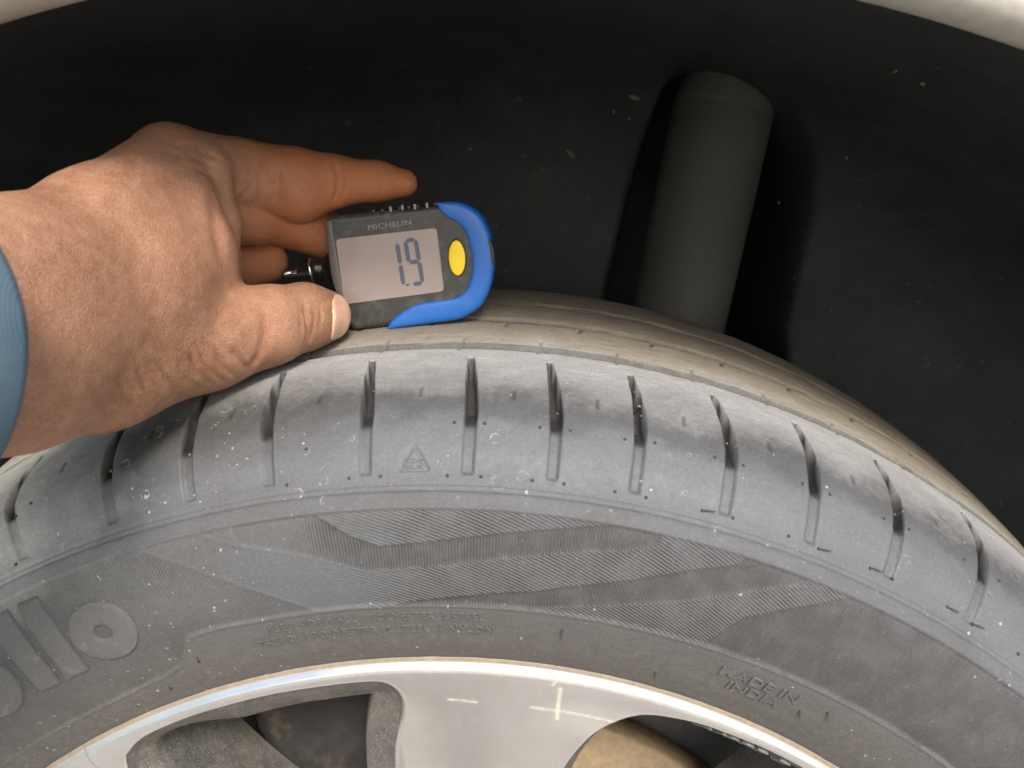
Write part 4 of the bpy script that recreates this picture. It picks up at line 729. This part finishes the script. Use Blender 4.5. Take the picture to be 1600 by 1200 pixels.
# ---------------------------------------------------------------- the hand
person = empty("person", (-110, -60, -305), "left hand in a grey-blue sleeve pressing the depth gauge against the tyre", "person")
def rcone(P, a, b, ra, rb):
    ba = b - a; l2 = float(ba @ ba); rr = ra - rb; a2 = l2 - rr * rr; il2 = 1.0 / l2
    pa = P - a; y = pa @ ba; z = y - l2
    x2 = (((pa * l2 - y[..., None] * ba)) ** 2).sum(-1); y2 = y * y * l2; z2 = z * z * l2
    k = math.copysign(1, rr) * rr * rr * x2
    d = (np.sqrt(x2 * a2 * il2) + y * rr) * il2 - ra
    c1 = np.sign(z) * a2 * z2 > k; c2 = np.sign(y) * a2 * y2 < k
    d = np.where(c1, np.sqrt(np.maximum(x2 + z2, 0)) * il2 - rb, np.where(c2, np.sqrt(np.maximum(x2 + y2, 0)) * il2 - ra, d))
    return d
def smin(a, b, k):
    h = np.maximum(k - np.abs(a - b), 0) / k; return np.minimum(a, b) - h * h * k * .25
def hand_sdf(P):
    d = None
    for a, b, k in HAND_BODY:
        e = rcone(P, np.array(a[:3]), np.array(b[:3]), a[3], b[3]); d = e if d is None else smin(d, e, k)
    fs = []
    for ch, k in HAND_CHAINS:
        f = None
        for a, b in zip(ch[:-1], ch[1:]):
            e = rcone(P, np.array(a[:3]), np.array(b[:3]), a[3], b[3]); f = e if f is None else smin(f, e, k)
        fs.append(f)
    f = fs[0]
    for g in fs[1:]: f = smin(f, g, .8)
    return smin(d, f, 3.0)
def surface_nets(F, org, h):
    s = F < 0; nx, ny, nz = F.shape
    idx = np.zeros((nx - 1, ny - 1, nz - 1), np.int8)
    for i in (0, 1):
        for j in (0, 1):
            for k in (0, 1): idx += s[i:nx - 1 + i, j:ny - 1 + j, k:nz - 1 + k]
    act = (idx > 0) & (idx < 8); ids = -np.ones(act.shape, np.int64); cells = np.argwhere(act); ids[act] = np.arange(len(cells))
    acc = np.zeros((len(cells), 3)); cnt = np.zeros(len(cells)); c = cells
    E_ = []
    for ax in range(3):
        o1, o2 = [a for a in range(3) if a != ax]
        for p in (0, 1):
            for q in (0, 1):
                a = c.copy(); a[:, o1] += p; a[:, o2] += q; b = a.copy(); b[:, ax] += 1
                fa = F[a[:, 0], a[:, 1], a[:, 2]]; fb = F[b[:, 0], b[:, 1], b[:, 2]]; cr = (fa < 0) != (fb < 0)
                t = np.where(cr, fa / (fa - fb + 1e-12), 0); pt = a.astype(float); pt[:, ax] += t; acc[cr] += pt[cr]; cnt[cr] += 1
    V = org + acc / cnt[:, None] * h; faces = []
    for ax in range(3):
        o1, o2 = (ax + 1) % 3, (ax + 2) % 3
        sl = [slice(1, -1)] * 3; sl[ax] = slice(0, -1); A = s[tuple(sl)]; sl2 = [slice(1, -1)] * 3; sl2[ax] = slice(1, None); B = s[tuple(sl2)]
        e = np.argwhere(A != B); e2 = e + 1; e2[:, ax] -= 1
        fl = A[e[:, 0], e[:, 1], e[:, 2]]
        q = []
        for d1, d2 in ((-1, -1), (0, -1), (0, 0), (-1, 0)):
            g = e2.copy(); g[:, o1] += d1; g[:, o2] += d2; q.append(ids[g[:, 0], g[:, 1], g[:, 2]])
        q = np.stack(q, -1); q[~fl] = q[~fl][:, ::-1]; faces.append(q)
    Q = np.vstack(faces); return V, Q[(Q >= 0).all(1)]
def build_hand():
    h = .85; lo = np.array([-140., -100, 270]); hi = np.array([-8., 112, 384])
    n = np.ceil((hi - lo) / h).astype(int); F = np.empty(n, np.float32)
    gy, gz = lo[1] + np.arange(n[1]) * h, lo[2] + np.arange(n[2]) * h
    for i0 in range(0, n[0], 16):
        gx = lo[0] + np.arange(i0, min(i0 + 16, n[0])) * h; G = np.stack(np.meshgrid(gx, gy, gz, indexing='ij'), -1); F[i0:i0 + len(gx)] = hand_sdf(G)
    V, Q = surface_nets(F, lo, h)
    e = .4; N = np.stack([hand_sdf(V + np.eye(3)[k] * e) - hand_sdf(V - np.eye(3)[k] * e) for k in range(3)], -1); N /= np.linalg.norm(N, axis=1)[:, None] + 1e-9
    disp = np.zeros(len(V)); dark = np.zeros(len(V))
    for pts, wd, dp in CREASES:
        if len(pts) < 2: continue
        pts = np.array(pts, float); lo_, hi_ = pts.min(0) - 6, pts.max(0) + 6; sel = np.all((V > lo_) & (V < hi_), axis=1); Vs = V[sel]
        if not len(Vs): continue
        d = np.full(len(Vs), 1e9); tp = np.zeros(len(Vs)); nseg = len(pts) - 1
        for i_, (a, b) in enumerate(zip(pts[:-1], pts[1:])):
            ab = b - a; t = np.clip((Vs - a) @ ab / (ab @ ab + 1e-9), 0, 1); dn = np.linalg.norm(Vs - a - t[:, None] * ab, axis=1); k_ = dn < d; d[k_] = dn[k_]; tp[k_] = ((i_ + t) / nseg)[k_]
        tp = np.clip(np.sin(np.pi * np.clip(tp, 0, 1)) * 1.6, .08, 1)
        g = np.exp(-(d / wd) ** 2) * tp; disp[sel] -= dp * g; disp[sel] += .12 * dp * np.exp(-((d - 2.1 * wd) / wd) ** 2); dark[sel] = np.maximum(dark[sel], g * min(1, dp))
    disp += .12 * vnoise(V[:, 0] / 7 + V[:, 1] / 9, V[:, 2] / 7, 21)
    V = V + N * disp[:, None]
    m = M("warm brown skin"); oc = m.obj()
    wv = m.n("VectorMath", {0: oc, 1: m.n("VectorMath", {0: m.noise(oc, 350, 3, out=1), 3: .0016}, operation='SCALE')}, operation='ADD')
    cells = m.n("TexVoronoi", {"Vector": wv, "Scale": 900.0}, 0, feature='DISTANCE_TO_EDGE'); cells2 = m.n("TexVoronoi", {"Vector": wv, "Scale": 1700.0}, 0, feature='DISTANCE_TO_EDGE')
    b1 = m.rng(cells, 0, .12); b2 = m.rng(cells2, 0, .15); n1 = m.noise(oc, 45, 4); n2 = m.noise(oc, 260, 5, .65); n3 = m.noise(oc, 1600, 4)
    c = m.mix(m.rng(n1, .36, .64), (.215,.098,.048), (.305,.152,.084)); c = m.mix(m.rng(m.noise(oc, 18, 3), .45, .68, 0, .45), c, (.33,.155,.095)); c = m.mix(m.rng(n2, .42, .68, 0, .4), c, (.42,.24,.155))
    c = m.mix(m.rng(b1, 1, 0, 0, .10), c, (.27,.12,.07)); c = m.mix(m.rng(n3, .45, .7, 0, .25), c, (.55,.36,.27)); c = m.mix(m.math('MULTIPLY', m.attr("crease"), .5), c, (.26,.10,.05))
    c = m.mix(m.math('MULTIPLY', m.attr("finger"), .75), c, (.42,.145,.055))
    hgt = m.math('ADD', m.math('MULTIPLY', b1, .5), m.math('ADD', m.math('MULTIPLY', b2, .25), m.math('MULTIPLY', n3, .4)))
    nb = m.bump(n2, .0006, .5); nb = m.bump(hgt, .00019, .9, nb)
    m.set(col=c, rough=m.rng(n2, .3, .7, .38, .62), norm=nb, sss=.22, spec=.4); m.b.inputs["Subsurface Radius"].default_value = (1.0, .35, .18); m.b.inputs["Subsurface Scale"].default_value = .0025
    fing = sstep(58, 80, V[:, 1]) * sstep(300, 330, V[:, 2])
    return mesh_obj("hand", V, Q, m.m, person, attrs={"crease": dark, "finger": fing})
hand = build_hand()
def build_nail():
    a, b = [np.array(HAND_CHAINS[0][0][i][:3]) for i in (2, 3)]; t = (b - a) / np.linalg.norm(b - a)
    n = np.array(NAIL_N, float); n -= t * (n @ t); n /= np.linalg.norm(n); w_ = np.cross(n, t); ctr = b + t * NAIL_T
    nu, nv = 19, 19; V = []
    for layer in (0, 1):
        for i in range(nu):
            for j in range(nv):
                x, y = -1 + 2 * i / (nu - 1), -1 + 2 * j / (nv - 1)
                x2, y2 = x * math.sqrt(1 - .38 * y * y), y * math.sqrt(1 - .38 * x * x)
                p = ctr + t * x2 * 7.8 + w_ * y2 * 7.8 + n * 16
                for _ in range(60):
                    dd = float(hand_sdf(p[None])[0]); 
                    if dd < .02: break
                    p = p - n * max(dd * .7, .02)
                    if (p - ctr) @ n < -9: break
                ed = max(abs(x), abs(y)); lift = (.42 if ed < .9 else .12) if layer == 0 else -.8
                V.append(p + n * lift)
    F = list(map(tuple, grid_faces(nu, nv)[:, ::-1])); o = nu * nv
    rim_ = [i * nv for i in range(nu)] + [(nu - 1) * nv + j for j in range(1, nv)] + [i * nv + nv - 1 for i in range(nu - 2, -1, -1)] + [j for j in range(nv - 2, 0, -1)]
    F += [(rim_[k], rim_[(k + 1) % len(rim_)], rim_[(k + 1) % len(rim_)] + o, rim_[k] + o) for k in range(len(rim_))]
    m = M("thumb nail"); oc = m.obj(); m.set(col=m.mix(m.rng(m.noise(oc, 120, 3), .35, .65), (.60,.34,.22), (.68,.46,.32)), rough=.32, sss=.3, coat=.2); m.b.inputs["Subsurface Scale"].default_value = .002
    return mesh_obj("thumbnail", np.array(V), F, m.m, hand)
build_nail()
def build_sleeve():
    c0 = np.array(SLEEVE[0]); ax = np.array(SLEEVE[1], float); ax /= np.linalg.norm(ax)
    side = np.cross(ax, [0, 0, 1]); side /= np.linalg.norm(side); upv = np.cross(side, ax)
    nq = 96; rows = [(14, -.10), (6, -.07), (1.2, -.05), (0, -.02), (-1.2, .02), (-2.5, .03), (-9, .035), (-11, .03), (-12, .045), (-25, .07), (-45, .10), (-70, .16), (-100, .2)]
    V = []
    for d, g in [(x if x < 0 else x, y) for x, y in [(-a if a > 0 else a, b) for a, b in rows]] if False else [(-14, -.10), (-6, -.08), (-1.2, -.07), (0, -.035), (-.3, .0), (-1.8, .02), (-9, .03), (-10.6, .022), (-12, .04), (-25, .07), (-45, .10), (-70, .16), (-100, .2)]:
        for k in range(nq):
            q = k * 2 * math.pi / nq; wob = .035 * math.sin(3 * q + d * .05) + .02 * math.sin(7 * q + d * .11) * min(1, -d / 20 if d < 0 else 0)
            V.append(c0 + ax * (d + 2.0 * math.sin(2 * q + 1)) + (side * SLEEVE[2] * math.cos(q) + upv * SLEEVE[3] * math.sin(q)) * (1 + g + wob))
    F = [(i * nq + j, i * nq + (j + 1) % nq, (i + 1) * nq + (j + 1) % nq, (i + 1) * nq + j) for i in range(12) for j in range(nq)]
    m = M("grey blue cloth"); oc = m.obj(); wv = m.n("TexWave", {"Vector": oc, "Scale": 900.0, "Distortion": 1.0}, 1); n1 = m.noise(oc, 60, 5)
    m.set(col=m.mix(m.rng(n1, .35, .7), (.065,.105,.142), (.088,.132,.17)), rough=.85, norm=m.bump(m.math('ADD', wv, m.math('MULTIPLY', n1, 9)), .00009, .5), spec=.2)
    o = mesh_obj("jacket_sleeve", np.array(V), F, m.m, person)
    return o
build_sleeve()
